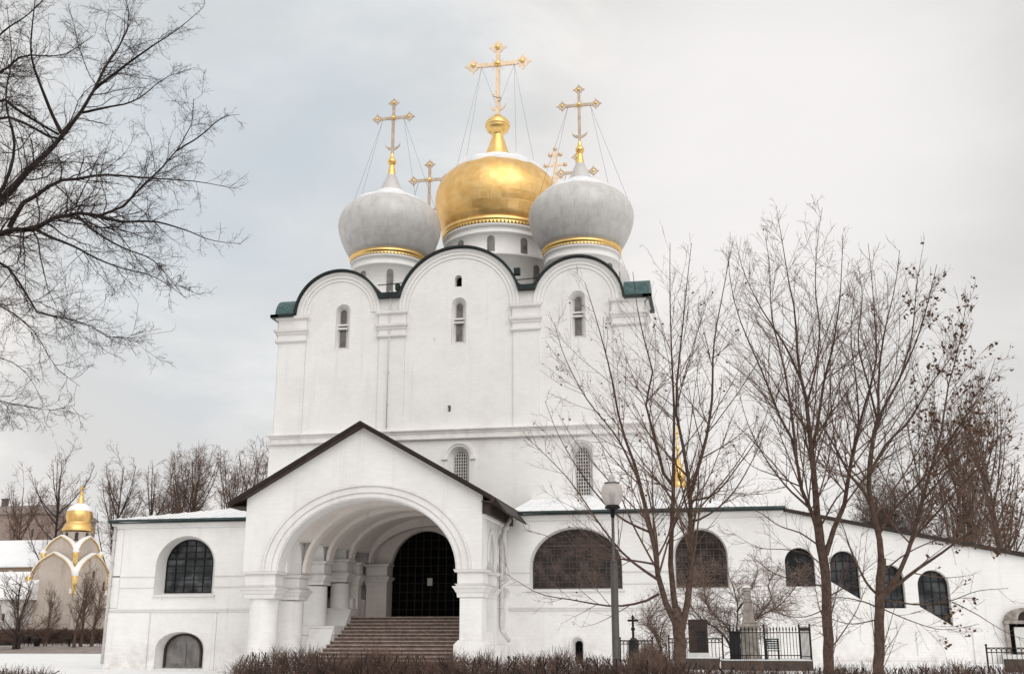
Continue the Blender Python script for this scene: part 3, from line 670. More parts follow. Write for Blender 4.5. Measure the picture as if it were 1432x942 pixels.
# lean-to roof all round (hipped), snow on it, dark metal edge
x0r, x1r, y0r, X0r, X1r, Y0r, z0r, z1r = -31.65, 3.2, YG-.38, BX0-.2, BX1+.2, YM-.1, 7.60, 8.95
rfs = []
for side in (0, 1):
    mb = MB(); f = lambda l: mb.add(l, [tuple(range(len(l)))])
    if side == 0:
        f([(x0r, y0r, z0r), (-21.4, y0r, z0r), (-21.4, Y0r, z1r), (X0r, Y0r, z1r)]); f([(x0r, BY1+.3, z0r), (x0r, y0r, z0r), (X0r, Y0r, z1r), (X0r, BY1+.3, z1r)])
    else:
        f([(-10.0, y0r, z0r), (x1r, y0r, z0r), (X1r, Y0r, z1r), (-10.0, Y0r, z1r)]); f([(x1r, y0r, z0r), (x1r, BY1+.3, z0r), (X1r, BY1+.3, z1r), (X1r, Y0r, z1r)])
    for i in range(58):
        x = -31.2+i*.6
        if (side == 0) != (x < -21.5) or -21.5 <= x < -9.9: continue
        t = 1. if BX0 < x < BX1 else ((x-x0r)/(X0r-x0r) if x < BX0 else (x1r-x)/(x1r-X1r))
        t = max(0, min(1, t)); mb.tube([(x, y0r, z0r+.025), (x, y0r+t*(Y0r-y0r), z0r+.02+t*(z1r-z0r))], .028, 4, smooth=False)
    rfs.append(mb.obj('gallery_roof', M['roof_snow'], cath))
for a, b, xe in ((-31.68, -21.8, -31.68), (-9.6, 3.23, 3.205)):
    mb = MB(); mb.box(a, b, YG-.42, YG-.384, 7.49, 7.59)
    mb.tube([(a, YG-.45, 7.50), (b, YG-.45, 7.50)], .032, 6)
    mb.box(xe, xe+.025, YG-.384, BY1, 7.42, 7.585)
    mb.box(a+.1, b-.1, YG-.38, YG-.002, 7.421, 7.44)
    mb.obj('eave_edge', M['edge_metal'], rfs[0 if a < -20 else 1])
mb = MB()
for a, b in ((-31.33, -21.4), (-9.8, 2.9)): mb = MB(); moulding(mb, [(0, 7.12), (.10, 7.16), (.10, 7.24), (.22, 7.30), (.22, 7.41), (0, 7.415)], G, a, b); mb.obj('cornice', M['trim'], cath)
# sloping coping over the stair gallery
mb = MB(); mb.prism([(2.95, 7.43), (13.65, 5.11), (24, 2.91), (24, 3.13), (13.65, 5.28), (2.95, 7.56)], G, -.22, 6.); mb.obj('sloping_roof', M['fascia'], cath)

# ---- porch
pc = -15.5
po = [(-21.34, 3.3), (-21.34, 7.87), (-15.83, 10.95), (-10.17, 7.87), (-10.17, 3.3)]
A0 = [(pc-4.13*math.cos(PI*i/40), 4.5+3.17*math.sin(PI*i/40)) for i in range(41)]
po2 = [(-21.34, 4.5), (-21.34, 7.87), (-15.83, 10.95), (-10.17, 7.87), (-10.17, 4.5)]+A0[::-1]
mb = MB(); mb.prism(po2, PF, 0, .9); mb.obj('porch_gable', M['white'], cath)
mb = MB()
for q, w, d in ((.06, .30, .05), (.30, .62, .10), (.62, .74, .16)):
    B = lambda e: [(pc-(4.13+e)*math.cos(PI*i/40), 4.5+(3.17+e*.9)*math.sin(PI*i/40)) for i in range(41)]
    ring(mb, B(q), B(w-.001), PF, -d, -.001)
mb.obj('archivolt', M['trim'], cath)
def capital(cx, cy, hw, hd, zt, parent, h=1.2, round_=False):
    mb = MB(); s = h/1.2
    for (e0, e1, z0, z1) in ((.10, .16, -.13, 0), (.0, .0, -.62, -.13), (.03, .10, -.72, -.62), (.16, .20, -.82, -.72), (.05, .14, -1.0, -.82), (.0, .03, -1.2, -1.0)):
        v = []
        for e, z in ((e0, z0), (e1, z1)):
            for a, b in ((-1, -1), (1, -1), (1, 1), (-1, 1)): v.append((cx+a*(hw+e), cy+b*(hd+e), zt+z*s))
        mb.add(v, [(0, 3, 2, 1), (4, 5, 6, 7), (0, 1, 5, 4), (1, 2, 6, 5), (2, 3, 7, 6), (3, 0, 4, 7)])
    return mb.obj('capital', M['trim'], parent)
# front piers
for x0, x1 in ((-21.22, -19.72), (-11.30, -10.10)):
    mb = MB(); mb.box(x0+.12, x1-(.22 if x0 < -15 else .08), YP+.05, YP+1., -.2, 3.3)
    if x0 > -15:
        mb.prism([(x0-.1, -.2), (x0-.1, 1.32), (x0+.1, 1.52), (x1-.1, 1.52), (x1+.1, 1.32), (x1+.1, -.2)], PF, -.08, 1.15)
    if x0 < -15: mb = MB(); mb.lathe([(.70, -.2), (.70, .2), (.675, .3), (.665, 3.3)], ((x0+x1)/2-.02, YP+.72, 0), 48)
    p = mb.obj('column' if x0 < -15 else 'pier', M['white'], cath, bevel=.03 if x0 > -15 else 0)
    capital((x0+x1)/2, YP+.5, (x1-x0)/2-.02, .5, 4.5, p)
# side arcades
def inner_x(Y): return -19.65+(Y-47.8)*.114
cols = [(49.6, 4.45, -.2, .62, 5.9), (52.0, 5.25, 2.15, .56, 6.3), (54.5, 5.5, 3.05, .50, 6.5)]
for Y, zc, zb, r, zt in cols:
    X = inner_x(Y)-r
    mb = MB(); mb.lathe([(r*1.02, zb), (r*1.02, zb+.1), (r, zb+.2), (r*.97, zc-1.2)], (X, Y, 0), 40)
    c = mb.obj('column', M['white'], cath)
    capital(X, Y, r*.98, r*.9, zc, c, 1.15)
    if zb > 1:
        mb = MB(); xr_ = X+r+(.72 if Y < 53 else .24); mb.box(X-r*1.1, xr_, Y-.75, Y+.75, .2, zb); mb.box(X-r*1.15, xr_+.04, Y-.8, Y+.8, zb-.42, zb-.28)
        mb.obj('pedestal', M['white'], c)
# sloping parapets between pedestals
mb = MB()
for y0, y1, z0, z1 in ((50.3, 51.25, .5, 2.05), (52.75, 53.75, 2.0, 3.0)):
    X = inner_x(y1)
    mb = MB(); mb.prism([(y0, .2), (y0, z0), (y1, z1), (y1, .2)], SD(X+(.78 if y1 < 52 else .5)), 0, 1.2); mb.obj('parapet', M['white'], cath)
def side_arcade(bays, xf, t, sgn, zs, name, ztop=7.0):
    """arched side wall pieces; xf(Y) inner face"""
    mb = MB()
    for y0, y1, zsp, zt in bays:
        X = xf((y0+y1)/2)
        a = arch(y0+.24, y1-.24, zs, zsp, zt+.12, 16)
        outl = [(y0, zsp-.05), (y0, ztop), (y1, ztop), (y1, zsp-.05)]+[p for p in a[1:-1]][::-1]
        mb.prism(outl, SD(X, sgn), 0, t)
    return mb.obj(name, M['white'], cath)
side_arcade([(47.7, 49.7, 4.5, 5.95), (49.72, 52.0, 4.9, 6.3), (52.02, 54.5, 5.45, 6.65), (54.52, 57.2, 5.5, 6.9)], inner_x, .75, -1, 4.4, 'arcade')
mb = MB(); mb.box(-20.6, -20.45, YG+1.3, 58.7, 2.0, 7.4); mb.box(-20.4, -18.8, 54.9, 58.7, 2.0, 3.55)
mb.obj('gallery_inner_wall', M['white'], cath)
mb = MB(); mb.box(-19.46, -19.45, 54.9, 57.4, 3.56, 6.6); gw = mb.obj('window', M['glass_lit'], cath)
mb = MB()
for i in range(5): mb.box(-19.44, -19.40, 54.95+i*.55, 55.0+i*.55, 3.56, 6.6)
for z in (3.72, 4.4, 5.1, 5.8): mb.box(-19.43, -19.39, 54.9, 57.4, z, z+.05)
mb.obj('grille', M['iron'], gw)
for Y in (55.4, 56.9):
    mb = MB(); mb.box(-19.2 if Y < 56 else -18.75, -18.7 if Y < 56 else -17.6, Y-.0 if Y < 56 else 56.85, Y+.5 if Y < 56 else 57.5, 2.6, 4.3); p = mb.obj('pier', M['vault'], cath)
    mb = MB(); cx, cy, hw, hd = (-18.95, Y+.25, .28, .3) if Y < 56 else (-18.2, 57.2, .60, .36)
    capital(cx, cy, hw, hd, 5.42, p, 1.15); 
# right arcade (seen from outside)
mb = MB()
for y0, y1 in ((47.75, 49.9), (49.92, 52.75)):
    a = arch(y0+.45, y1-.45, 2.6, 4.9, 6.2, 16)
    mb.prism([(y0, 4.4), (y0, 7.9), (y1, 7.9), (y1, 4.4)]+[p for p in a[1:-1]][::-1], SD(-10.22), 0, .9)
    a2 = arch(y0+.3, y1-.3, 4.4, 4.9, 6.4, 16); ring(mb, a[1:-1], a2[1:-1], SD(-10.22), -.07, -.002)
mb.obj('arcade', M['white'], cath)
for Y, z0 in ((49.9, -.2), (52.6, -.2)):
    mb = MB(); mb.box(-10.95, -10.2, Y-.42, Y+.42, z0, 3.3); p = mb.obj('pier', M['white'], cath); capital(-10.6, Y, .38, .42, 4.5, p)
mb = MB(); mb.box(-10.9, -10.3, 47.6, 52.8, .0, 1.9); mb.box(-11.2, -10.12, 47.85, 52.75, .0, 1.3); mb.obj('parapet', M['white'], cath)
mb = MB(); mb.tube([(-9.75, 51.0, 7.3), (-9.75, 51.0, 7.0), (-9.98, 50.6, 6.55), (-10.06, 50.5, 6.0), (-10.06, 50.5, 2.2), (-10.0, 50.4, 1.9), (-9.6, 50.2, 1.45)], .10, 10)
for z in (5.6, 4.2, 2.9): mb.tube([(-10.06, 50.5, z), (-10.06, 50.5, z+.07)], .13, 10)
mb.obj('downpipe', M['white_iron'], cath)
# vault: elliptical barrel, crown level, springing rising with the stair
VN = 40
def zspring(Y): return float(np.interp(Y, [46.8, 49.6, 52., 54.5, 57.6], [4.5, 4.55, 5.25, 5.5, 5.45]))
def vell(Y, up=0., sh=0., zmin=-9., zc=7.67):
    xl = inner_x(max(Y, 47.8))+sh; xr = -11.32-sh; c = (xl+xr)/2; a = (xr-xl)/2; zs = zspring(Y); b = zc+up-zs
    t0 = math.asin(min(.95, max(0., (zmin-zs)/b))); t1 = PI-.001
    return [(c-a*math.cos(t0+(t1-t0)*i/VN), zs+b*math.sin(t0+(t1-t0)*i/VN)) for i in range(VN+1)]
mb = MB(); ys = [47.69, 48.6, 49.6, 50.8, 52., 53.2, 54.5, 55.8, 57.56]; vs = []
for y in ys:
    q_ = vell(y, .2, 0, 5.98); vs += [(q_[0][0]-.8, y, q_[0][1])]+[(u, y, v) for u, v in q_]
m_ = VN+2
mb.add(vs, [(j*m_+i, j*m_+i+1, (j+1)*m_+i+1, (j+1)*m_+i) for j in range(len(ys)-1) for i in range(m_-1)], 0, True)
mb.obj('vault', M['vault'], cath)
mb = MB(); mb.box(-11.3, -11.2, 52.9, 57.6, 2.6, 5.6); mb.obj('inner_wall', M['vault'], cath)
for y, w_ in ((49.6, .34), (52.0, .32), (54.5, .30), (56.9, .3)):
    zc = 7.67 if y < 56 else 7.4
    mb = MB(); ring(mb, vell(y, 0, .16, -9, zc), vell(y, .24, -.02), FR(y), -w_, w_); mb.obj('vault_rib', M['vault'], cath)
# portal wall and the doorway
D = arch(-17.62, -13.72, 2.6, 5.1, 7.22, 28)
mb = MB(); plate(mb, [(-20.4, 2.2), (-20.4, 8.4), (-10.9, 8.4), (-10.9, 2.2)], [D], FR(57.55), .5, back=False)
mb.obj('portal_wall', M['vault'], cath)
mb = MB(); mb.prism(D, FR(57.95), 0, .05); dr = mb.obj('door', M['black'], cath)
g = MB()
for i in range(1, 9):
    c = -17.62+3.9*i/9; s = span(D, c+1e-3, 0); g.box(c-.025, c+.025, 57.9, 57.945, s[0], s[1])
for i in range(1, 10):
    z = 2.6+4.6*i/10; s = span(D, z+1e-3, 1); g.box(s[0], s[1], 57.91, 57.94, z-.02, z+.02)
g.obj('lattice', M['iron'], dr)
pn = at(601, 813, 57.85); mb = MB(); mb.box(pn.x-.14, pn.x+.14, 57.86, 57.88, pn.z-.2, pn.z+.2); mb.obj('notice', M['paper'], dr, label='pale sheet of paper hung on the dark door')
# stairs
ns = 13
for i in range(ns):
    z1 = .46+(2.62-.46)*(i+1)/ns; y0 = 48.6+i*.46
    mb = MB(); x0 = inner_x(max(y0, 48.6))+float(np.interp(y0, [48.6, 52., 54.2], [1.25, .95, .45]))
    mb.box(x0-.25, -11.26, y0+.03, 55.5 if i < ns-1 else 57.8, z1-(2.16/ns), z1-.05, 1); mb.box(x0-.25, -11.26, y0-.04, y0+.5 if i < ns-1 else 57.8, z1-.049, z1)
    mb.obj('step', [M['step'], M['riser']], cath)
# gable roof
mb = MB(); tl, pk, tr_ = (-22.08, 7.58), (-15.85, 11.16), (-9.66, 7.62)
YR0 = YP-.45
th = .18
mb.prism([tl, pk, tr_, (tr_[0]-.05, tr_[1]-th), (pk[0], pk[1]-th*1.15), (tl[0]+.05, tl[1]-th)], FR(YR0), 0.06, YM-YR0-.05)
rf = mb.obj('porch_roof', M['soffit'], cath)
mb = MB(); mb.prism([tl, pk, tr_, (tr_[0]-.05, tr_[1]-th*.55), (pk[0], pk[1]-th*.6), (tl[0]+.05, tl[1]-th*.55)], FR(YR0), -.01, .055)
mb.prism([(tl[0], tl[1]+.004), (pk[0], pk[1]+.004), (tr_[0], tr_[1]+.004), (tr_[0], tr_[1]+.03), (pk[0], pk[1]+.035), (tl[0], tl[1]+.03)], FR(YR0), -.03, YM-YR0-.1)
mb.prism([(-9.66, 7.60), (-9.15, 6.98), (-9.2, 6.92), (-9.75, 7.42)], FR(YR0+.8), 0, 5.2)
mb.obj('verge', M['fascia'], rf)
mb = MB(); mb.box(-22.0, -21.345, YR0+.1, YP+.9, 7.36, 7.42); mb.obj('soffit', M['soffit'], rf); mb = MB(); mb.box(-10.165, -9.72, YR0+.1, YP+5.9, 7.38, 7.43)
mb.box(-10.165, -9.9, YP-.1, YP+5.9, 6.9, 7.37)
mb.obj('soffit', M['soffit'], rf)
mb = MB(); moulding(mb, [(0, 6.75), (.1, 6.8), (.1, 6.9), (.22, 7.0), (.22, 7.12), (0, 7.15)], SD(-10.17), YP+.02, YP+5.9, False); mb.obj('cornice', M['trim'], cath)
# gilded cupola over the south side chapel
X, Y = -2.0, 62.; zb = zat(682, X, Y); s = mpp((X, Y, zb))
mb = MB(); mb.lathe([(9.3*s, 8.2-zb), (9.3*s, -.12), (10.2*s, -.08), (10.2*s, 0)], (X, Y, zb), 32); cd = mb.obj('cupola_drum', M['white'], cath)
mb = MB(); mb.lathe([(r*s, z*s) for r, z in [(10.5, 0), (11, 1), (10.5, 6), (9.3, 9), (9.8, 10), (9.2, 17), (8, 24), (6, 30), (3.8, 35), (2.5, 42), (1.9, 50), (1.6, 52), (2.6, 54), (2.6, 57), (1.2, 60), (.8, 64)]], (X, Y, zb), 32)
mb.box(X-.04, X+.04, Y-.03, Y+.03, zb+64*s, zb+88*s); mb.box(X-.22, X+.22, Y-.03, Y+.03, zb+76*s, zb+78*s); mb.obj('cupola', M['gold'], cd)

# ------------------------------------------------------------------ bell tower far behind (only its cross clears the domes)
YB = 172.; bt = at(777, 268, YB)
tw = thing('bell_tower', 'distant tower whose pale pink gold cross shows between the gold and right silver domes', 'bell tower', (bt.x, YB, 0))
mb = MB(); zz = 0
for r, z0, z1 in ((6.2, 0, 17), (5.4, 17, 30), (4.7, 30, 43), (4.0, 43, 54), (3.2, 54, 62), (2.1, 62, bt.z-3.6)):
    mb.lathe([(r, z0), (r, z1-.8), (r*1.08, z1-.6), (r*1.08, z1)], (bt.x, YB, 0), 8, smooth=False, a0=PI/8)
mb.obj('wall', M['trim'], tw)
mb = MB(); mb.lathe([(1.3, -3.6), (1.75, -3.0), (1.9, -2.3), (1.6, -1.4), (.9, -.6), (.4, 0), (.2, .8), (.15, 1.4)], (bt.x, YB, bt.z), 24); mb.obj('dome', M['gold'], tw)
zt = at(777, 207, YB).z-bt.z; mb = MB()
s = .1136
mb.box(bt.x-.3, bt.x+.3, YB-.15, YB+.15, bt.z+1.2, bt.z+zt-.3)
for z, h in ((.32, 1.35), (.60, 1.75), (.84, .9)): mb.box(bt.x-h, bt.x+h, YB-.14, YB+.14, bt.z+zt*z-.2, bt.z+zt*z+.2)
for z, h in ((.60, 1.75), (.84, .9)):
    for sx in (-1, 1): mb.ball((bt.x+sx*h, YB, bt.z+zt*z), .42)
mb.ball((bt.x, YB, bt.z+zt-.25), .42)
mb.obj('cross', M['pink_gold'], tw)

# ------------------------------------------------------------------ chapel and houses at left
YC = 113.
cc0 = at(101, 775, YC); gz = .75
chap = thing('chapel', 'small pale stone chapel with gold onion dome and snowy keel gables', 'chapel', (cc0.x, YC, gz))
dv = Vector((cc0.x, YC, 0)).normalized(); rv = Vector((dv.y, -dv.x, 0))
sp_ = mpp((cc0.x, YC, 5)); al = math.radians(38)
nL = -dv*math.cos(al)-rv*math.sin(al); nR = -dv*math.sin(al)+rv*math.cos(al)
def face(nv, a, c=(cc0.x, YC)):
    t = Vector((-nv.y, nv.x, 0))
    return lambda u, v, w: (c[0]+nv.x*(a-w)+t.x*u, c[1]+nv.y*(a-w)+t.y*u, v)
def keel(hw, z0, zs, zt, n=14):
    L = [(-hw, z0)]
    for i in range(n+1):
        t = i/n; L.append((-hw*math.cos(t*PI/2)**1.0*(1-.0*t), zs+(zt-zs)*(.92*math.sin(t*PI/2)**.8+.08*t**7)))
    return L+[(-u, v) for u, v in L[:-1]][::-1]
def rz(row, px=99): return at(px, row, YC).z
tiers = [(37.5*sp_, rz(905), rz(832), rz(776)), (26.5*sp_, rz(832), rz(792), rz(752))]
for ti, (a, z0, zs, zt) in enumerate(tiers):
    wm = MB(); gm_ = MB(); sm_ = MB()
    for k, nv in enumerate((nL, nR, -nL, -nR)):
        fn = face(nv, a)
        K = keel(a*.985, z0, zs, zt)
        wm.prism(K, fn, 0, .5)
        up = K[1:-1]; so = [(u*1.02, v+.09) for u, v in up]; so2 = [(u*1.01, v+.22) for u, v in up]
        ring(gm_, up, so, fn, -.16, .55)
        ring(sm_, [(u, v+.006) for u, v in so], so2, fn, -.12, .55)
        # vault behind the gable
        sm_.prism([(u*.99, v-.05) for u, v in up]+[(u, zs-.1) for u in (a*.9, -a*.9)], fn, .55, a)
    wm.obj('wall', M['chapel_stone'], chap)
    g_ = gm_.obj('gable_trim', M['gold'], chap); sm_.obj('snow', M['roof_snow'], g_)
    for sx, sy in ((1, 1), (1, -1), (-1, 1), (-1, -1)):
        p = Vector((cc0.x, YC, 0))+(nL*sx+nR*sy)*a*1.0
        gg = MB(); hh = (zt-zs)
        gg.lathe([(.05, -.05*hh), (.2, .08*hh), (.36, .42*hh), (.3, .5*hh)], (p.x, p.y, zs), 10); v_ = gg.obj('valley', M['gold'], chap)
        gg = MB(); gg.lathe([(.34, .44*hh), (.38, .5*hh), (.2, .56*hh)], (p.x, p.y, zs), 10); gg.obj('snow', M['roof_snow'], v_)
# windows of the chapel
fn = face(nR, tiers[0][0])
for u, z0, z1, w in ((.0, rz(808, 130), rz(797, 130), .55), (-1.0, rz(866, 130), rz(838, 130), .7), (2.0, rz(825, 143), rz(811, 143), .5)):
    mb = MB(); ring(mb, inset(slit(u, z0, z1, w), .05), slit(u, z0-.1, z1+.12, w+.25), fn, -.1, .05, closed=True); wo = mb.obj('window', M['chapel_stone'], chap)
    mb = MB(); mb.prism(slit(u, z0, z1, w), fn, -.03, .1); mb.obj('pane', M['glass_brown'], wo)
c = (cc0.x+4*sp_*rv.x, YC+4*sp_*rv.y, 0); px0 = 104
def L(*l): return [(h*sp_, rz(r, 104)) for h, r in l]
MB().lathe(L((19, 775), (19, 744)), c, 32).obj('drum', M['chapel_stone'], chap)
mb = MB()
for k in range(8):
    a = 2*PI*k/8-PI/2+.52; ca, sa = math.cos(a), math.sin(a); q = 19*sp_
    mb.prism(slit(0, rz(757, 104), rz(745, 104), .38), lambda u, v, w: (c[0]+ca*(q-w)-sa*u, c[1]+sa*(q-w)+ca*u, v), -.03, .2)
mb.obj('drum_windows', M['glass_brown'], chap)
dm = MB().lathe(L((21.5, 742.5), (21.8, 741), (17, 732), (15.5, 731), (16.5, 729), (18, 724), (18.2, 720), (17, 714), (13.5, 709), (9, 706), (5.5, 704), (4.5, 700), (3, 694), (2.2, 692), (2.6, 690.5), (2.8, 689), (2, 687.5), (.6, 687)), c, 40).obj('dome', M['gold_dome'], chap, (c[0], c[1], rz(722, 104)))
MB().lathe(L((17.2, 714.8), (17.3, 713.5), (14, 708.6), (9.5, 705.6), (5.8, 703.8), (5.2, 703.5)), c, 40).obj('snow_cap', M['roof_snow'], dm)
mb = MB(); z0, z1 = rz(688, 104), rz(679, 104); mb.box(c[0]-.06, c[0]+.06, YC-.06, YC+.06, z0, z1); mb.box(c[0]-.35, c[0]+.35, c[1]-.05, c[1]+.05, z0+.55*(z1-z0), z0+.72*(z1-z0)); mb.obj('cross', M['gold'], dm)

def house(name, label, pxs, rows, Y, wallm, roofm, roof, wins=(), depth=9., chim=()):
    """pxs: left/right column, rows: eave row, base row; roof: ridge row"""
    a = at(pxs[0], rows[0], Y); b = at(pxs[1], rows[0], Y); zb = min(gh(a.x, Y), at(pxs[0], rows[1], Y).z)
    h = thing(name, label, 'house', ((a.x+b.x)/2, Y, zb)); ze = a.z; zr = at(pxs[0], roof, Y+depth/2).z
    MB().box(a.x, b.x, Y, Y+depth, zb-.5, ze).obj('wall', M[wallm], h)
    mb = MB(); mb.prism([(Y-.5, ze-.05), (Y+depth/2, zr), (Y+depth+.5, ze-.05), (Y+depth+.5, ze-.25), (Y-.5, ze-.25)], lambda u, v, w: (a.x-.4+w, u, v), 0, b.x-a.x+.8)
    r = mb.obj('roof', M[roofm], h)
    mb = MB(); mb.prism([(Y+.01, ze-.1), (Y+depth/2, zr-.1), (Y+depth-.01, ze-.1)], lambda u, v, w: (a.x+w, u, v), .02, b.x-a.x-.02); mb.obj('gable', M[wallm], h)
    for px, rw in chim:
        p = at(px, rw, Y+depth/2); mb = MB(); mb.box(p.x-.5, p.x+.5, p.y-.4, p.y+.4, zr-1.5, p.z); mb.box(p.x-.6, p.x+.6, p.y-.5, p.y+.5, p.z-.25, p.z); mb.obj('chimney', M['dark_roof'], r)
    for px, r0, r1, wp in wins:
        p0 = at(px, r0, Y); z1 = at(px, r1, Y).z; w = wp*mpp(p0)
        S = slit(p0.x, p0.z, z1, w); mb = MB(); ring(mb, inset(S, w*.12), scaled(S, 1.35, 1.15), FR(Y), -.12, .0, closed=True); f = mb.obj('window', M['pale_wall' if wallm != 'tan_wall' else 'tan_wall'], h)
        mb = MB(); mb.prism(S, FR(Y), -.05, .05); mb.obj('pane', M['glass'], f)
    return h
house('house', 'ochre house with long snow covered roof left of the chapel', (-140, 46), (792, 897), 124, 'ochre', 'roof_snow', 758, [(14, 812, 798, 7), (-40, 812, 798, 7), (-80, 812, 798, 7)], 10)
house('house', 'low white outbuilding with small dark window at the left edge', (-70, 31), (835, 890), 108, 'pale_wall', 'roof_snow', 800, [(5, 868, 857, 6), (-25, 868, 857, 6)], 7)
house('house', 'big tan building with chimneys behind the leftmost bare tree', (-200, 66), (722, 890), 178, 'tan_wall', 'tan_roof', 712, [(20, 752, 738, 5), (45, 752, 738, 5), (-15, 752, 738, 5)], 16, [(8, 697), (-60, 697)])

# ------------------------------------------------------------------ branches
def tubes(P, R, k):
    n = P.shape[1]
    T = np.gradient(P, axis=1); T /= np.linalg.norm(T, axis=2, keepdims=True)+1e-9
    t0 = T[:, :1, :]; ref = np.where(np.abs(t0[..., 2:3]) < .9, np.array([0, 0, 1.]), np.array([1., 0, 0]))
    U = np.cross(T, np.broadcast_to(ref, T.shape)); U /= np.linalg.norm(U, axis=2, keepdims=True)+1e-9
    V = np.cross(T, U)
    an = np.arange(k)*2*PI/k
    ringv = P[:, :, None, :]+R[:, :, None, None]*(np.cos(an)[None, None, :, None]*U[:, :, None, :]+np.sin(an)[None, None, :, None]*V[:, :, None, :])
    vs = ringv.reshape(-1, 3)
    Nn = P.shape[0]; b = (np.arange(Nn)*n*k)[:, None, None]; i = (np.arange(n-1)*k)[None, :, None]; j = np.arange(k)[None, None, :]; j2 = (j+1) % k
    q = np.stack([b+i+j, b+i+j2, b+i+k+j2, b+i+k+j], -1).reshape(-1, 4)
    return vs, q
def npmesh(name, parts, mats, parent, origin, smooth=True):
    """parts: list of (verts, quads, material index)"""
    vs = []; fs = []; mi = []; o = 0
    for v, f, m in parts:
        vs.append(v); fs.append(f+o); mi.append(np.full(len(f), m)); o += len(v)
    v = np.concatenate(vs)-np.array(origin); f = np.concatenate(fs); mi = np.concatenate(mi)
    me = bpy.data.meshes.new(name)
    me.vertices.add(len(v)); me.vertices.foreach_set('co', v.astype(np.float32).ravel())
    me.loops.add(f.size); me.loops.foreach_set('vertex_index', f.astype(np.int32).ravel())
    me.polygons.add(len(f)); me.polygons.foreach_set('loop_start', np.arange(0, f.size, 4, dtype=np.int32))
    try: me.polygons.foreach_set('loop_total', np.full(len(f), 4, dtype=np.int32))
    except Exception: pass
    for m in mats: me.materials.append(m)
    me.polygons.foreach_set('material_index', mi.astype(np.int32))
    me.polygons.foreach_set('use_smooth', np.full(len(f), smooth))
    me.update(calc_edges=True); me.validate()
    return link(name, me, parent, origin)
def resample(pts, n):
    pts = np.array(pts, float)
    if len(pts) > 2:                                   # Catmull-Rom through the points
        p = np.vstack([2*pts[0]-pts[1], pts, 2*pts[-1]-pts[-2]]); out = []
        for i in range(len(pts)-1):
            a, b, c, d = p[i:i+4]
            for t in np.linspace(0, 1, 8, endpoint=False):
                out.append(.5*((2*b)+(-a+c)*t+(2*a-5*b+4*c-d)*t*t+(-a+3*b-3*c+d)*t**3))
        pts = np.array(out+[pts[-1]])
    L = np.r_[0, np.cumsum(np.linalg.norm(np.diff(pts, axis=0), axis=1))]
    s = np.linspace(0, L[-1], n)
    return np.stack([np.interp(s, L, pts[:, k]) for k in range(3)], 1)
def plen(P): return np.linalg.norm(np.diff(P, axis=1), axis=2).sum(1)
def grow(P, R, rng, per, t0=.2, t1=1., ang=(.75, .2), frac=.5, lmin=.2, lmax=3., up=.15, wig=.12, rr=.6, rmin=.004, n=6, flat=0., up0=.0, taper=.25, shade=.55):
    N0, m, _ = P.shape; L = plen(P)
    cnt = rng.poisson(np.maximum(L*(t1-t0)/per, .0)); idx = np.repeat(np.arange(N0), cnt); K = len(idx)
    if K == 0: return np.zeros((0, n, 3)), np.zeros((0, n))
    t = t0+(t1-t0)*rng.random(K)
    s = t*(m-1); i = np.minimum(s.astype(int), m-2); f = (s-i)[:, None]
    pos = P[idx, i]*(1-f)+P[idx, i+1]*f; T = P[idx, i+1]-P[idx, i]; T /= np.linalg.norm(T, axis=1, keepdims=True)+1e-9
    r = R[idx, i]*(1-f[:, 0])+R[idx, i+1]*f[:, 0]
    v = rng.normal(size=(K, 3)); v[:, 2] *= (1-flat); v -= (v*T).sum(1, keepdims=True)*T; v /= np.linalg.norm(v, axis=1, keepdims=True)+1e-9
    a = rng.normal(ang[0], ang[1], K)[:, None]
    d = np.cos(a)*T+np.sin(a)*v; d[:, 2] += up0; d /= np.linalg.norm(d, axis=1, keepdims=True)
    ln = np.clip(L[idx]*frac*(1-shade*t)*rng.uniform(.55, 1.25, K), lmin, lmax)
    out = np.zeros((K, n, 3)); out[:, 0] = pos; st = (ln/(n-1))[:, None]
    for q in range(1, n):
        d = d+rng.normal(size=(K, 3))*wig; d[:, 2] += up*st[:, 0]**.5*.6; d /= np.linalg.norm(d, axis=1, keepdims=True)
        out[:, q] = out[:, q-1]+d*st
    r0 = np.maximum(np.minimum(r*rr, .0085*ln+.003), rmin)
    RR = np.maximum(r0[:, None]*np.linspace(1, taper, n)[None], rmin*.8)
    return out, RR
def leafquads(P, rng, count, size):
    K, n, _ = P.shape
    if K == 0: return np.zeros((0, 3)), np.zeros((0, 4), int)
    i = rng.integers(0, K, count); j = rng.integers(1, n, count); p = P[i, j]+rng.normal(size=(count, 3))*size*.3
    a = rng.normal(size=(count, 3)); a /= np.linalg.norm(a, axis=1, keepdims=True); b = rng.normal(size=(count, 3)); b = np.cross(a, b); b /= np.linalg.norm(b, axis=1, keepdims=True)
    s = size*rng.uniform(.6, 1.3, (count, 1))
    p = p-np.array([0, 0, 1])*s*.5
    v = np.stack([p-a*s*.5, p+b*s*.4+a*s*.1, p+a*s*.6, p-b*s*.4+a*s*.05], 1).reshape(-1, 3)
    return v, np.arange(count*4).reshape(-1, 4)
def limb_set(specs, n=14):
    """specs: list of (points, r0, r1)"""
    P = np.stack([resample(p, n) for p, a, b in specs]); R = np.stack([np.linspace(a**.5, b**.5, n)**2 for p, a, b in specs])
    return P, R
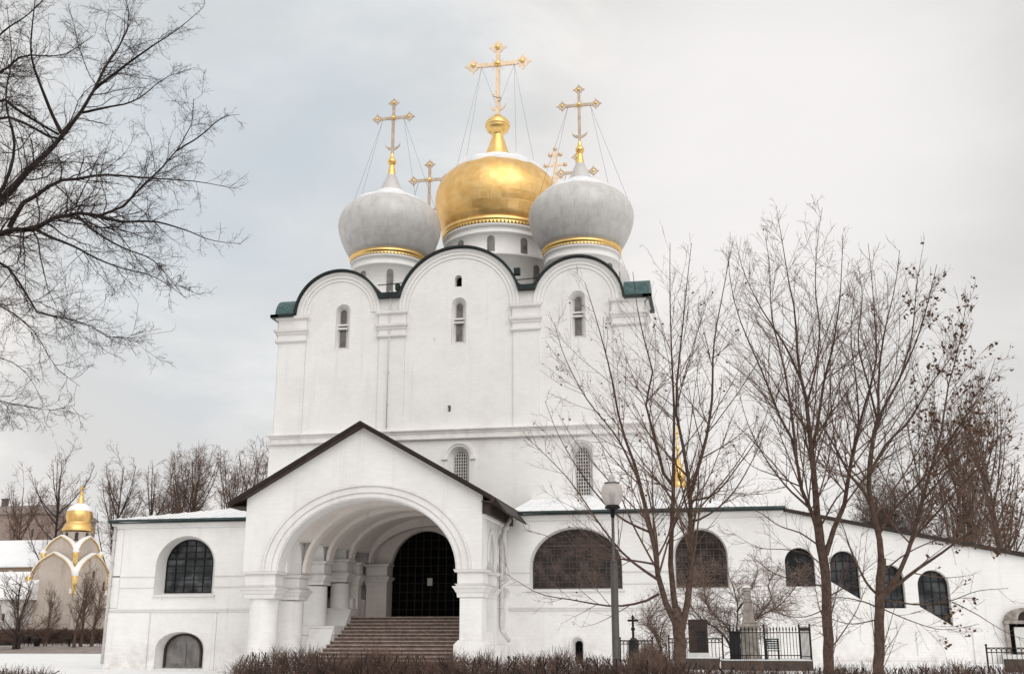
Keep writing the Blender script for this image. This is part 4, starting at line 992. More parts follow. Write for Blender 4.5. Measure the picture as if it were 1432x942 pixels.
def make_tree(name, label, cat, base, P0, R0, levels, seed, trunk_mat, twig_mat, group=None, leaves=0, leaf=.08, k0=8, leaf_pick=None):
    rng = np.random.default_rng(seed)
    t = thing(name, label, cat, base, group)
    # slight natural wander on the limbs
    P0 = P0.copy(); P0[:, 1:-1] += rng.normal(size=P0[:, 1:-1].shape)*np.minimum(R0[:, 1:-1, None]*.12, .012)
    tp = [(*tubes(P0, R0, k0), 0)]
    npmesh('trunk', tp, [M[trunk_mat]], t, base)
    parts = []; P, R = P0, R0; allP = P0; hist = [(P0, R0)]
    for li, lv in enumerate(levels):
        lv = dict(lv); src = lv.pop('src', None); kk = lv.pop('k', 4 if li == 0 else 3)
        if src: P = [hist[s][0] for s in src]; R = [hist[s][1] for s in src]
        else: P, R = [hist[-1][0]], [hist[-1][1]]
        oP, oR = [], []
        for p_, r_ in zip(P, R):
            a, b = grow(p_, r_, rng, **lv); oP.append(a); oR.append(b)
        n_ = oP[0].shape[1]; P = np.concatenate(oP); R = np.concatenate(oR)
        if len(P) == 0: continue
        hist.append((P, R)); parts.append((*tubes(P, R, kk), 0))
    if leaves:
        LP = hist[-1][0]
        if leaf_pick is not None: LP = LP[leaf_pick(LP[:, 0])]
        v, q = leafquads(LP, rng, leaves, leaf); parts.append((v, q, 1))
    npmesh('crown', parts, [M[twig_mat], M['dead_leaf']], t, base)
    return t, hist
def G3(pts, Y, dy=0., dy0=0.):
    n = len(pts); return [tuple(at(p[0], p[1], Y+dy0+(dy-dy0)*(i/(n-1))**1.3)) for i, p in enumerate(pts)]
up_levels = [dict(per=.25, t0=.14, ang=(.66, .18), frac=.52, lmin=.5, lmax=4.0, up=.13, wig=.045, rr=.42, rmin=.005, n=9, up0=.02, shade=.9),
             dict(per=.18, t0=.12, ang=(.66, .2), frac=.44, lmin=.3, lmax=1.8, up=.10, wig=.06, rr=.6, rmin=.004, n=7, up0=.02, shade=.7),
             dict(per=.26, t0=.15, ang=(.62, .2), frac=.42, lmin=.14, lmax=.7, up=.10, wig=.08, rr=.7, rmin=.0031, n=4, shade=.7)]
# --- tree C: several stems, beside the lamp
Yc = 31.
m_c = mpp(at(950, 800, Yc))
def W(px): return px*m_c/2*.78
C = [(G3([(953, 965), (950, 900), (948, 868), (943, 850)], Yc), W(25), W(20)),
     (G3([(949, 880), (930, 836), (920, 800), (918, 774), (907, 727), (894, 673), (883, 633), (869, 600), (862, 560), (855, 525), (846, 490), (832, 440), (818, 395)], Yc, -1.4), W(12), W(1)),
     (G3([(950, 880), (942, 840), (938, 781), (941, 709), (942, 636), (943, 578), (940, 515), (937, 419), (937, 340)], Yc, .9), W(12), W(1)),
     (G3([(951, 890), (959, 854), (965, 818), (965, 745), (965, 691), (958, 636), (949, 600), (945, 557), (953, 472), (961, 393), (967, 340)], Yc, .2), W(13), W(1)),
     (G3([(965, 693), (976, 654), (985, 622), (990, 600), (996, 557), (998, 483), (1009, 419), (1022, 350)], Yc, 1.5, .15), W(8), W(1)),
     (G3([(942, 680), (930, 669), (920, 629), (912, 600), (903, 560), (913, 525), (903, 483), (892, 435), (885, 380)], Yc, -.8, .4), W(7), W(1)),
     (G3([(920, 810), (894, 792), (872, 774), (840, 734), (800, 676), (767, 640), (735, 610)], Yc, -2.2, -.3), W(5.5), W(.8)),
     (G3([(918, 789), (869, 781), (814, 780), (771, 752), (735, 740)], Yc, -1.2, -.3), W(4), W(.8)),
     (G3([(921, 830), (898, 841), (858, 847), (800, 838), (753, 829), (705, 800)], Yc, 1.6, -.2), W(5), W(.8)),
     (G3([(912, 745), (862, 720), (818, 669), (782, 610), (762, 560)], Yc, .8, -.3), W(4.5), W(.8)),
     (G3([(895, 675), (862, 610), (822, 560), (790, 500), (775, 450)], Yc, -2.4, -.6), W(4.5), W(.8)),
     (G3([(965, 700), (1000, 690), (1040, 640), (1060, 610), (1075, 570)], Yc, -1.5, .2), W(4), W(.8)),
     (G3([(964, 730), (990, 720), (1024, 690), (1054, 640), (1080, 580)], Yc, .8, .2), W(4.2), W(.8))]
P, R = limb_set(C)
make_tree('tree', 'bare several stemmed tree beside the lamp post, low boughs spreading left', 'tree', tuple(at(953, 965, Yc)), P, R, [dict(up_levels[0], per=.30), dict(up_levels[1], per=.20), up_levels[2]], 3, 'bark_brown', 'twig_brown', 'bare young trees before the gallery', 420, .075)
# --- tree A
Ya = 30.
m_c = mpp(at(1158, 800, Ya))
A = [(G3([(1160, 970), (1158, 900), (1157, 850), (1154, 800), (1148, 760), (1143, 725)], Ya), W(19), W(16)),
     (G3([(1152, 790), (1146, 750), (1134, 712), (1120, 679), (1114, 643), (1106, 610), (1092, 585), (1078, 550), (1066, 520), (1048, 480), (1034, 445), (1022, 400), (1018, 350)], Ya, -1.2), W(9), W(.9)),
     (G3([(1114, 645), (1110, 600), (1104, 560), (1097, 515), (1084, 465), (1078, 430), (1076, 370), (1070, 330)], Ya, 1.2, -.5), W(6), W(.9)),
     (G3([(1143, 730), (1138, 670), (1135, 629), (1130, 588), (1127, 560), (1120, 530), (1114, 480), (1112, 438), (1102, 390), (1096, 350), (1088, 305)], Ya, .2), W(13), W(.9)),
     (G3([(1155, 775), (1160, 752), (1178, 715), (1186, 670), (1195, 621), (1206, 580), (1216, 543), (1226, 498), (1221, 410), (1214, 340)], Ya, 1.3), W(10), W(.9)),
     (G3([(1137, 625), (1146, 577), (1153, 529), (1164, 487), (1174, 421), (1179, 330)], Ya, -1.3, .1), W(6.5), W(.9)),
     (G3([(1128, 565), (1140, 520), (1146, 460), (1140, 400), (1144, 330), (1150, 290)], Ya, 1.5, .2), W(4.5), W(.8)),
     (G3([(1120, 530), (1096, 480), (1064, 430), (1040, 380), (1030, 340)], Ya, -.6, .2), W(5), W(.8)),
     (G3([(1186, 668), (1200, 600), (1198, 540), (1190, 470), (1196, 400)], Ya, -1.0, .5), W(5), W(.8)),
     (G3([(1148, 765), (1120, 745), (1090, 735), (1060, 715), (1030, 710)], Ya, -1.8), W(3.5), W(.7)),
     (G3([(1155, 820), (1120, 812), (1080, 800), (1050, 775)], Ya, 1.5), W(3), W(.7)),
     (G3([(1134, 712), (1100, 680), (1070, 640), (1045, 590), (1032, 540)], Ya, 1.5, -.2), W(4.5), W(.7)),
     (G3([(1145, 740), (1175, 690), (1210, 670), (1240, 640)], Ya, -2., .0), W(4), W(.7)),
     (G3([(1156, 795), (1130, 775), (1100, 768), (1060, 765), (1025, 745)], Ya, .9), W(2.6), W(.6)),
     (G3([(1156, 835), (1190, 815), (1220, 788), (1250, 770)], Ya, -1.6), W(2.8), W(.6)),
     (G3([(1157, 850), (1125, 862), (1090, 858), (1062, 842)], Ya, -1.2), W(2.2), W(.6)),
     (G3([(1120, 680), (1085, 665), (1050, 650), (1022, 620)], Ya, -1.0), W(3), W(.6))]
P, R = limb_set(A)
make_tree('tree', 'tall bare tree forking from one slim trunk right of the iron fence', 'tree', tuple(at(1160, 970, Ya)), P, R, up_levels, 5, 'bark_brown', 'twig_brown', 'bare young trees before the gallery', 60, .07)
# --- tree B
Yb = 29.
m_c = mpp(at(1232, 800, Yb))
B = [(G3([(1228, 975), (1229, 915), (1230, 850), (1231, 815), (1233, 780)], Yb), W(20), W(15)),
     (G3([(1233, 790), (1229, 752), (1222, 716), (1216, 690), (1216, 650), (1220, 615), (1228, 585), (1228, 540), (1231, 498), (1240, 450), (1252, 400), (1258, 350)], Yb, .3), W(12), W(.9)),
     (G3([(1233, 835), (1250, 812), (1261, 795), (1275, 755), (1290, 700), (1300, 660), (1311, 625), (1319, 590), (1325, 543), (1342, 480), (1353, 410)], Yb, 1.2), W(10), W(.9)),
     (G3([(1236, 832), (1280, 797), (1309, 778), (1331, 762), (1360, 740), (1390, 710), (1412, 680), (1425, 650)], Yb, -1.6), W(7.5), W(.9)),
     (G3([(1226, 830), (1209, 810), (1190, 768), (1180, 739), (1165, 705)], Yb, -1.4), W(5), W(.8)),
     (G3([(1218, 705), (1205, 682), (1189, 665), (1165, 620), (1140, 580), (1120, 545), (1100, 500)], Yb, -1.5, .1), W(6.5), W(.8)),
     (G3([(1221, 612), (1236, 570), (1258, 530), (1280, 480), (1296, 430), (1310, 370)], Yb, -1.4, .1), W(6.5), W(.9)),
     (G3([(1217, 660), (1240, 620), (1270, 590), (1300, 540), (1330, 500), (1362, 450)], Yb, .9, .1), W(6), W(.8)),
     (G3([(1230, 745), (1252, 710), (1290, 670), (1330, 620), (1370, 560), (1390, 520)], Yb, -.8, .1), W(6), W(.8)),
     (G3([(1290, 700), (1320, 665), (1350, 630), (1376, 590), (1395, 545)], Yb, 1.9, .7), W(5), W(.8)),
     (G3([(1235, 838), (1286, 845), (1331, 839), (1366, 826), (1410, 822)], Yb, -1.8), W(3.4), W(.7)),
     (G3([(1331, 841), (1350, 850), (1370, 861), (1408, 884), (1440, 895)], Yb, -2.6, -1.0), W(2.2), W(.6)),
     (G3([(1229, 850), (1205, 840), (1170, 835), (1140, 842)], Yb, 1.2), W(3), W(.7)),
     (G3([(1228, 590), (1215, 540), (1200, 480), (1206, 420), (1200, 370)], Yb, 1.4, .2), W(5), W(.8)),
     (G3([(1275, 755), (1325, 700), (1375, 645), (1402, 600), (1415, 560)], Yb, -.6, .5), W(4.5), W(.7)),
     (G3([(1311, 640), (1345, 590), (1378, 540), (1392, 500)], Yb, .3, .9), W(4), W(.7)),
     (G3([(1233, 800), (1270, 772), (1320, 752), (1372, 748), (1410, 755)], Yb, 1.2), W(3), W(.6)),
     (G3([(1229, 865), (1190, 872), (1150, 862), (1120, 868)], Yb, -1.3), W(2.4), W(.6)),
     (G3([(1233, 850), (1275, 868), (1320, 880), (1370, 872)], Yb, .8), W(2.4), W(.6)),
     (G3([(1258, 530), (1275, 470), (1282, 400), (1290, 350)], Yb, .2, -.5), W(4), W(.7))]
P, R = limb_set(B)
make_tree('tree', 'rightmost bare tree on the lawn with brown withered leaves clinging to its right side', 'tree', tuple(at(1228, 975, Yb)), P, R, up_levels, 8, 'bark_brown', 'twig_brown', 'bare young trees before the gallery', 1700, .09, leaf_pick=lambda p: (p[:, 0] > at(1285, 600, Yb).x)|(np.random.default_rng(0).random(len(p)) < .06))
# --- old tree at the left edge: only its boughs reach into the picture
Yl = 21.
def W(px): return px*m_c/2
m_c = mpp(at(100, 300, Yl))
tb = at(-210, 300, Yl); tbz = 0.
def TL(px, row): return at(px, row, Yl)
Lb = [([(tb.x-.25, Yl, -.1), (tb.x-.1, Yl, 2.5), (tb.x, Yl, 5.5), tuple(at(-195, 330, Yl)), tuple(at(-180, 180, Yl)), tuple(at(-170, 40, Yl)), tuple(at(-160, -120, Yl))], .36, .10),
      (G3([(-205, 380), (-110, 350), (-40, 312), (0, 283), (40, 237), (69, 211), (89, 188), (112, 158), (132, 125), (148, 92), (171, 59), (181, 26), (173, -10)], Yl, 1.0), W(22.10), W(1.02)),
      (G3([(86, 186), (72, 158), (63, 135), (49, 99), (43, 66), (49, 0), (52, -40)], Yl, -1.2, .5), W(5.95), W(0.85)),
      (G3([(-205, 400), (-120, 360), (-50, 340), (0, 329), (26, 318), (49, 321), (72, 306), (105, 298), (135, 302), (171, 290), (188, 270), (217, 244), (247, 211), (267, 178), (271, 138)], Yl, -.6), W(17.00), W(0.77)),
      (G3([(135, 302), (171, 310), (217, 310), (263, 323), (296, 336), (338, 341)], Yl, .8, -.3), W(5.10), W(0.59)),
      (G3([(13, 318), (33, 283), (56, 270), (79, 254), (109, 250), (145, 244), (184, 247), (224, 250), (277, 254), (330, 264)], Yl, 1.4, -.1), W(7.65), W(0.68)),
      (G3([(-185, 200), (-100, 150), (-40, 118), (0, 102), (30, 79), (59, 78), (92, 76), (130, 50)], Yl, -1.4), W(9.35), W(0.85)),
      (G3([(-190, 250), (-90, 190), (-30, 160), (0, 138), (26, 155), (59, 175), (82, 188)], Yl, .6), W(6.80), W(3.40)),
      (G3([(-200, 320), (-80, 200), (0, 165), (40, 175), (66, 191), (90, 195)], Yl, .8), W(6.80), W(3.40)),
      (G3([(-200, 420), (-100, 380), (-40, 360), (0, 366), (23, 389), (43, 422), (49, 435), (86, 445), (119, 451), (151, 471), (184, 471), (204, 461)], Yl, -1.), W(8.50), W(0.59)),
      (G3([(50, 321), (80, 335), (105, 345), (132, 360), (171, 375), (211, 385), (237, 400), (262, 418)], Yl, -1.2, -.2), W(4.25), W(0.59)),
      (G3([(105, 298), (132, 323), (171, 346), (211, 362), (237, 389), (257, 415)], Yl, -1.6, -.3), W(3.82), W(0.59)),
      (G3([(-160, 460), (-60, 410), (0, 428), (40, 455), (59, 481), (79, 514), (112, 540)], Yl, 1.2), W(5.10), W(0.51)),
      (G3([(-160, 560), (-60, 540), (0, 560), (33, 567), (72, 573), (104, 565)], Yl, -.8), W(3.40), W(0.42)),
      (G3([(-140, 470), (-50, 500), (0, 500), (35, 520), (60, 560)], Yl, .8), W(3.40), W(0.42)),
      (G3([(132, 125), (165, 99), (211, 66), (250, 40), (285, 10)], Yl, -.9, .7), W(5.10), W(0.59)),
      (G3([(112, 158), (150, 150), (190, 140), (230, 110), (270, 95)], Yl, 1.6, .7), W(4.25), W(0.59)),
      (G3([(247, 211), (280, 190), (310, 165), (335, 160)], Yl, -1.5, -.5), W(2.55), W(0.51)),
      (G3([(-20, 300), (10, 250), (20, 200), (8, 140), (16, 80), (10, 10)], Yl, 1.5), W(5.95), W(0.85)),
      (G3([(-60, 130), (-20, 70), (10, 40), (40, 20), (80, -20)], Yl, -1.5), W(5.10), W(0.85))]
P, R = limb_set(Lb, 18)
old_levels = [dict(per=.135, t0=.25, ang=(.8, .25), frac=.32, lmin=.3, lmax=2.0, up=-.01, wig=.18, rr=.42, shade=.72, rmin=.0045, n=9, flat=.2),
              dict(per=.095, t0=.12, ang=(.75, .25), frac=.46, lmin=.18, lmax=.95, up=.02, wig=.2, rr=.6, rmin=.0032, n=7),
              dict(per=.105, t0=.15, ang=(.8, .25), frac=.5, lmin=.07, lmax=.3, up=.02, wig=.2, rr=.7, rmin=.0024, n=4)]
make_tree('tree', 'old spreading tree whose dark gnarled boughs reach in at upper left', 'tree', (tb.x-.25, Yl, 0), P, R, old_levels, 11, 'bark_dark', 'twig_dark')

# --- far trees
def auto_tree(label, px, Y, toprow, spreadpx, seed, group, cat='tree', twig='twig_far', bark='bark_far', stems=1, leaves=0, fork=.3, dens=1., trw=.5, z0=None, levels=None, leaf=.14, lean=.0, name='tree'):
    rng = random.Random(seed); b = at(px, 880, Y); b.z = gh(b.x, Y)-.1 if z0 is None else z0
    h = (at(px, toprow, Y).z-b.z)*(.94 if Y > 110 else 1.); sp = spreadpx*mpp((b.x, Y, 5)); S = []
    for s in range(stems):
        bx = b.x+(rng.uniform(-.8, .8)*sp*.25 if stems > 1 else 0); by = Y+(rng.uniform(-.8, .8) if stems > 1 else 0)
        hh = h*(1 if s == 0 else rng.uniform(.8, .98)); dx = rng.uniform(-.2, .2)*sp*(1.6 if stems > 1 else .4)+lean*sp
        S.append(([(bx, by, b.z), (bx+dx*.1, by, b.z+hh*.3), (bx+dx*.5, by, b.z+hh*.6), (bx+dx, by, b.z+hh)], trw*.5*h/17, .03*h/17))
        for i in range(int(13/stems)+4):
            f = rng.uniform(fork, .8); a = rng.uniform(0, 2*PI); q = sp*.5*rng.uniform(.7, 1.1)*(1-.45*f); zz = min(h, h*(f+rng.uniform(.22, .38)))
            sx = bx+dx*f*.8; ca, sa = math.cos(a), math.sin(a)
            S.append(([(sx, by, b.z+hh*f), (sx+ca*q*.45, by+sa*q*.45, b.z+hh*f+(zz-hh*f)*.3), (sx+ca*q*.85, by+sa*q*.85, b.z+hh*f+(zz-hh*f)*.7), (sx+ca*q, by+sa*q, b.z+zz)], trw*.15*h/17, .02*h/17))
    P, R = limb_set(S, 10)
    q = h/17.
    lv = levels or [dict(per=.40*q/dens, t0=.2, ang=(.7, .2), frac=.42, lmin=.6*q, lmax=3.*q, up=.12, wig=.14, rr=.5, rmin=.014*q+.004, n=6, up0=.1),
          dict(per=.32*q/dens, t0=.15, ang=(.75, .2), frac=.5, lmin=.4*q, lmax=1.4*q, up=.08, wig=.16, rr=.6, rmin=.012*q+.002, n=5),
          dict(per=.36*q/dens, t0=.2, ang=(.75, .2), frac=.6, lmin=.3*q, lmax=.8*q, up=.05, wig=.16, rr=.7, rmin=.009*q+.002, n=4)]
    return make_tree(name, label, cat, (b.x, Y, b.z), P, R, lv, seed, bark, twig, group, leaves, leaf, 6)
gf = 'bare trees beyond the gallery on the left'
auto_tree('bare tree with wide forked crown just left of the gold chapel dome', 66, 126, 632, 118, 21, gf, twig='twig_brown', bark='bark_dark', trw=.55, dens=.95)
auto_tree('slender bare tree just right of the gold chapel dome', 146, 124, 638, 80, 22, gf, twig='twig_brown', bark='bark_dark', trw=.5, dens=.95)
auto_tree('bare tree rising over the left end of the gallery roof', 212, 128, 640, 80, 23, gf, stems=2, twig='twig_brown', bark='bark_brown', dens=1.0)
auto_tree('dense broad bare tree above the middle of the left gallery roof', 258, 126, 626, 100, 24, gf, stems=3, twig='twig_brown', bark='bark_brown', dens=1.2)
auto_tree('bare tree touching the left edge of the porch gable', 328, 128, 626, 85, 25, gf, stems=2, twig='twig_brown', bark='bark_brown', dens=1.1)
auto_tree('bare tree low behind the porch gable at the cathedral corner', 366, 132, 634, 55, 26, gf, stems=1, twig='twig_brown', bark='bark_brown')
auto_tree('small bare tree showing over the snowy roof right of the gilded cupola', 988, 92, 668, 46, 27, None, dens=1., stems=2, trw=.5, twig='twig_brown', name='tree')
auto_tree('bare tree at the far left edge before the big tan building', 14, 150, 668, 90, 28, gf, twig='twig_brown', bark='bark_brown', trw=.5)
gr_ = 'leafy brown trees behind the sloping gallery'
for i, (px, Y, top, sp, st, ds, lv) in enumerate(((1428, 74, 560, 120, 3, 1.15, 900), (1385, 78, 590, 110, 3, 1.2, 800), (1338, 76, 625, 110, 3, 1.2, 500), (1290, 82, 675, 120, 4, 2.2, 200), (1248, 84, 692, 90, 4, 2.2, 80), (1405, 66, 640, 100, 2, 1., 400))):
    lab = ['tallest leafy brown tree at the right edge behind the sloping gallery', 'brown tree with clinging leaves second from the right edge', 'brown leafy tree over the middle of the sloping roof', 'low dense bare tree just behind the sloping roof', 'lowest bare thicket tree at the upper end of the sloping roof', 'nearer leafy tree low beside the right edge of the sloping roof'][i]
    auto_tree(lab, px, Y, top, sp, 40+i, gr_, stems=st, twig='twig_far', bark='bark_brown', leaves=int(lv*.55), dens=ds*.62, leaf=.17, fork=.15, trw=.5)
# saplings and shrubs round the chapel
sh = [dict(per=.24, t0=.1, ang=(.6, .2), frac=.5, lmin=.3, lmax=1.6, up=.12, wig=.12, rr=.6, rmin=.014, n=5, up0=.1), dict(per=.22, t0=.1, ang=(.7, .2), frac=.5, lmin=.2, lmax=.8, up=.1, wig=.14, rr=.7, rmin=.011, n=4)]
auto_tree('spreading dark shrub before the low white outbuilding', 22, 100, 800, 85, 61, None, 'shrub', 'twig_brown', 'bark_dark', 3, 0, .08, levels=sh, trw=.9, name='shrub')
auto_tree('thin bare sapling against the middle corner of the chapel', 103, 103, 800, 44, 62, None, 'sapling', 'twig_brown', 'bark_brown', 2, 0, .15, levels=sh, trw=.8, name='sapling')
auto_tree('leaning bare sapling before the right wall of the chapel', 132, 104, 822, 40, 63, None, 'sapling', 'twig_brown', 'bark_brown', 2, 0, .15, levels=sh, trw=.7, name='sapling')
auto_tree('small bare sapling before the left wall of the chapel', 66, 104, 828, 36, 64, None, 'sapling', 'twig_brown', 'bark_brown', 2, 0, .15, levels=sh, trw=.5, name='sapling')
# shrubs among the graves
tang = [dict(per=.055, t0=.1, ang=(.8, .3), frac=.55, lmin=.3, lmax=1.2, up=.0, wig=.25, rr=.6, rmin=.006, n=6), dict(per=.06, t0=.1, ang=(.9, .3), frac=.5, lmin=.15, lmax=.5, up=.0, wig=.28, rr=.7, rmin=.0048, n=5)]
def G4(l, Y, dy=0.): return G3(l, Y, dy)
Yg = 43.4; m_c = mpp(at(1030, 860, Yg))
S = [(G4([(1026, 925), (1020, 900), (1005, 880), (985, 868), (968, 850), (955, 820)], Yg, -.6), W(4.34), W(0.74)),
     (G4([(1026, 925), (1022, 895), (1016, 875), (990, 850), (985, 815), (990, 790)], Yg, .8), W(3.10), W(0.62)),
     (G4([(1027, 925), (1030, 880), (1032, 850), (1025, 820), (1015, 795)], Yg, .3), W(3.10), W(0.62)),
     (G4([(1027, 925), (1040, 885), (1060, 862), (1085, 850), (1105, 830), (1118, 812)], Yg, -.4), W(3.72), W(0.74)),
     (G4([(1058, 864), (1078, 838), (1075, 815), (1090, 795)], Yg, .6), W(2.48), W(0.62)),
     (G4([(1030, 855), (1050, 825), (1060, 795), (1052, 780)], Yg, -.6), W(2.48), W(0.62)),
     (G4([(990, 868), (970, 872), (950, 868), (930, 850)], Yg, .8), W(2.11), W(0.62))]
P, R = limb_set(S, 12)
make_tree('shrub', 'twisted tangled shrub with arching dark stems around the obelisk', 'shrub', tuple(at(1027, 928, Yg)), P, R, tang, 71, 'bark_dark', 'twig_pale')
S = [(G4([(926, 930), (926+random.uniform(-6, 6), 900), (922+random.uniform(-20, 24), 868), (920+random.uniform(-26, 34), 838+random.uniform(-5, 25))], 43.5, random.uniform(-.8, .8)), W(2), W(.7)) for _ in range(6)]
P, R = limb_set(S, 10)
make_tree('shrub', 'pale twiggy shrub standing just right of the black cross', 'shrub', tuple(at(926, 930, 43.5)), P, R, [dict(l_, per=l_['per']*1.7) for l_ in tang], 72, 'bark_brown', 'twig_pale')

# ------------------------------------------------------------------ hedges
def hedge(name, label, x0, x1, y0, y1, top, n, seed, zlo=.05, twig='hedge_twig', r=(.004, .008), ln=(.18, .5), spread=.55, shoots=.12):
    rng = np.random.default_rng(seed)
    t = thing(name, label, 'hedge', ((x0+x1)/2, (y0+y1)/2, gh((x0+x1)/2, (y0+y1)/2)))
    X = x0+(x1-x0)*rng.random(n); Y = y0+(y1-y0)*rng.random(n); tp = np.array([top(x) for x in X])
    edge = np.minimum(np.minimum((X-x0), (x1-X))/.5, np.minimum(Y-y0, y1-Y)/.25); edge = np.clip(edge, 0, 1)
    tp = tp-.16; tp = tp*(.82+.18*edge)*(1+.05*np.sin(X*3.1)+.04*np.sin(X*7.7+Y*3))
    l = rng.uniform(*ln, n); z = zlo+(tp-zlo-l*.7)*rng.random(n)**.6
    sh_ = rng.random(n) < shoots; z = np.where(sh_, tp-l*.55, z)
    d = rng.normal(size=(n, 3)); d[:, 2] = np.abs(d[:, 2])*.5+np.where(sh_, 1.6, spread); d /= np.linalg.norm(d, axis=1, keepdims=True)
    P = np.zeros((n, 4, 3)); P[:, 0] = np.stack([X, Y, z], 1)
    for q in range(1, 4):
        d = d+rng.normal(size=(n, 3))*.22; d /= np.linalg.norm(d, axis=1, keepdims=True); P[:, q] = P[:, q-1]+d*(l/3)[:, None]
    R_ = rng.uniform(*r, n)[:, None]*np.array([1, .85, .65, .35])[None]
    ns_ = int((x1-x0)*10); SX = x0+(x1-x0)*rng.random(ns_); SY = y0+(y1-y0)*rng.random(ns_); SP = np.zeros((ns_, 4, 3))
    for q in range(4): SP[:, q] = np.stack([SX+rng.normal(size=ns_)*.05*q, SY+rng.normal(size=ns_)*.05*q, .3*q*np.array([top(x) for x in SX])], 1)
    SR = np.full((ns_, 4), .012)
    npmesh('stems', [(*tubes(SP, SR, 4), 0)], [M['bark_dark']], t, ORG[t.name])
    npmesh('twigs', [(*tubes(P, R_, 3), 0)], [M[twig]], t, ORG[t.name])
    return t
Yh = 23.6
hx = [(318, 908), (345, 902), (420, 903), (560, 906), (640, 911), (700, 908), (860, 911), (930, 914), (1000, 924), (1130, 926), (1250, 926), (1432, 922), (1600, 922)]
hX = [(at(p, r_, Yh).x, at(p, r_, Yh).z) for p, r_ in hx]
htop = lambda x: float(np.interp(x, [a for a, b in hX], [b for a, b in hX]))
hedge('hedge', 'long brown leafless hedge along the bottom in front of the stairs', hX[0][0], hX[-1][0], Yh, Yh+1.1, htop, 30000, 81)
a, b = at(-200, 930, 20).x, at(70, 930, 20).x
zz1 = at(20, 929, 20).z
hedge('hedge', 'low dark hedge cut off by the bottom left corner', a, b, 20, 21.2, lambda x: zz1*(1-.15*sst(b-1.2, b, x)), 9000, 82)
a, b = at(-60, 885, 107).x, at(148, 885, 107).x
zt_ = at(90, 876, 107).z
hedge('hedge', 'straight clipped hedge running before the chapel', a, b, 106, 108, lambda x: zt_, 14000, 83, .8, 'hedge_twig', (.02, .035), (.3, .7), .3, .0)
a, b = at(878, 900, 36).x, at(938, 900, 36).x
zz3 = at(905, 893, 36).z
hedge('low_shrub', 'rounded pale twiggy shrub clump at the foot of the black cross', a, b, 35.4, 36.4, lambda x: zz3*(1-.35*abs((x-(a+b)/2)/((b-a)/2))**2), 2600, 84, .5, 'twig_pale', (.004, .008), (.2, .45), .6, .2)

# ------------------------------------------------------------------ lamp post
YL = 27.
lb = at(862, 930, YL); lx = lb.x; s = mpp((lx, YL, 4)); zq = lambda r_: zat(r_, lx, YL)
lamp = thing('street_lamp', 'grey park lamp post with a frosted barrel shaped globe', 'lamp post', (lx, YL, 0))
mb = MB(); mb.lathe([(.14, -.1), (.14, .05), (.095, .12), (.09, zq(787)-.04), (.075, zq(786))], (lx, YL, 0), 20); mb.lathe([(.086, zq(786)), (.092, zq(785)), (.07, zq(783)), (.04, zq(782)), (.036, zq(722))], (lx, YL, 0), 20); mb.obj('post', M['pole_paint'], lamp)
mb = MB(); mb.lathe([(.036, zq(724)), (.05, zq(722)), (.06, zq(718)), (.075, zq(714)), (.15, zq(711)), (.2, zq(710.5)), (.19, zq(708.5)), (.165, zq(706.5)), (.16, zq(706))], (lx, YL, 0), 28)
mb.obj('collar', M['iron'], lamp)
mb = MB(); mb.lathe([(9.2*s, zq(706)), (12.5*s, zq(701)), (14.8*s, zq(695)), (15.3*s, zq(689)), (14.6*s, zq(682.5)), (12.8*s, zq(678)), (10.2*s, zq(676.3))], (lx, YL, 0), 36); mb.obj('globe', M['opal'], lamp)
mb = MB(); mb.lathe([(10.4*s, zq(676.6)), (10.6*s, zq(676)), (10.4*s, zq(675.2)), (8.5*s, zq(674.8))], (lx, YL, 0), 28)
for k in range(20): 
    a = 2*PI*k/20; mb.ball((lx+10.2*s*math.cos(a), YL+10.2*s*math.sin(a), zq(674.9)), .014, 6)
cp = mb.obj('rim', M['iron'], lamp)
mb = MB(); mb.lathe([(8.8*s, zq(675)), (7.2*s, zq(673)), (4.6*s, zq(672)), (4.2*s, zq(669)), (4.9*s, zq(668)), (4.2*s, zq(666.5)), (3.2*s, zq(665)), (3.6*s, zq(664)), (1.5*s, zq(663.3))], (lx, YL, 0), 24); mb.obj('crown', M['opal'], lamp)
mb = MB(); mb.lathe([(.05, zq(706)), (.05, zq(695)), (.09, zq(694)), (.1, zq(688)), (.06, zq(687))], (lx, YL, 0), 14); mb.obj('bulb', M['bulb'], lamp)

# ------------------------------------------------------------------ graves
YV = 41.; gz0 = .5
def gp(px, row, Y=YV): return at(px, row, Y)
def plinth(label, pxs, rows, Y, d=1.6):
    a, b = gp(pxs[0], rows[0], Y), gp(pxs[1], rows[0], Y); t = thing('stone_kerb', label, 'kerb', ((a.x+b.x)/2, Y, .3))
    mb = MB(); mb.box(a.x, b.x, Y, Y+d, .2, a.z); mb.obj('base', M['plinth_stone'], t, bevel=.02)
    mb = MB(); mb.box(a.x+.03, b.x-.03, Y+.03, Y+d-.03, a.z+.003, a.z+.035); mb.obj('snow', M['snow'], t)
    return a.z+.035
zp1 = plinth('long dark stone kerb under the obelisk and tall fence', (1008, 1137), (923, 940), 40.4, 2.6)
zp2 = plinth('short dark stone kerb under the bronze slab', (960, 1006), (920, 932), 40.2, 1.4)
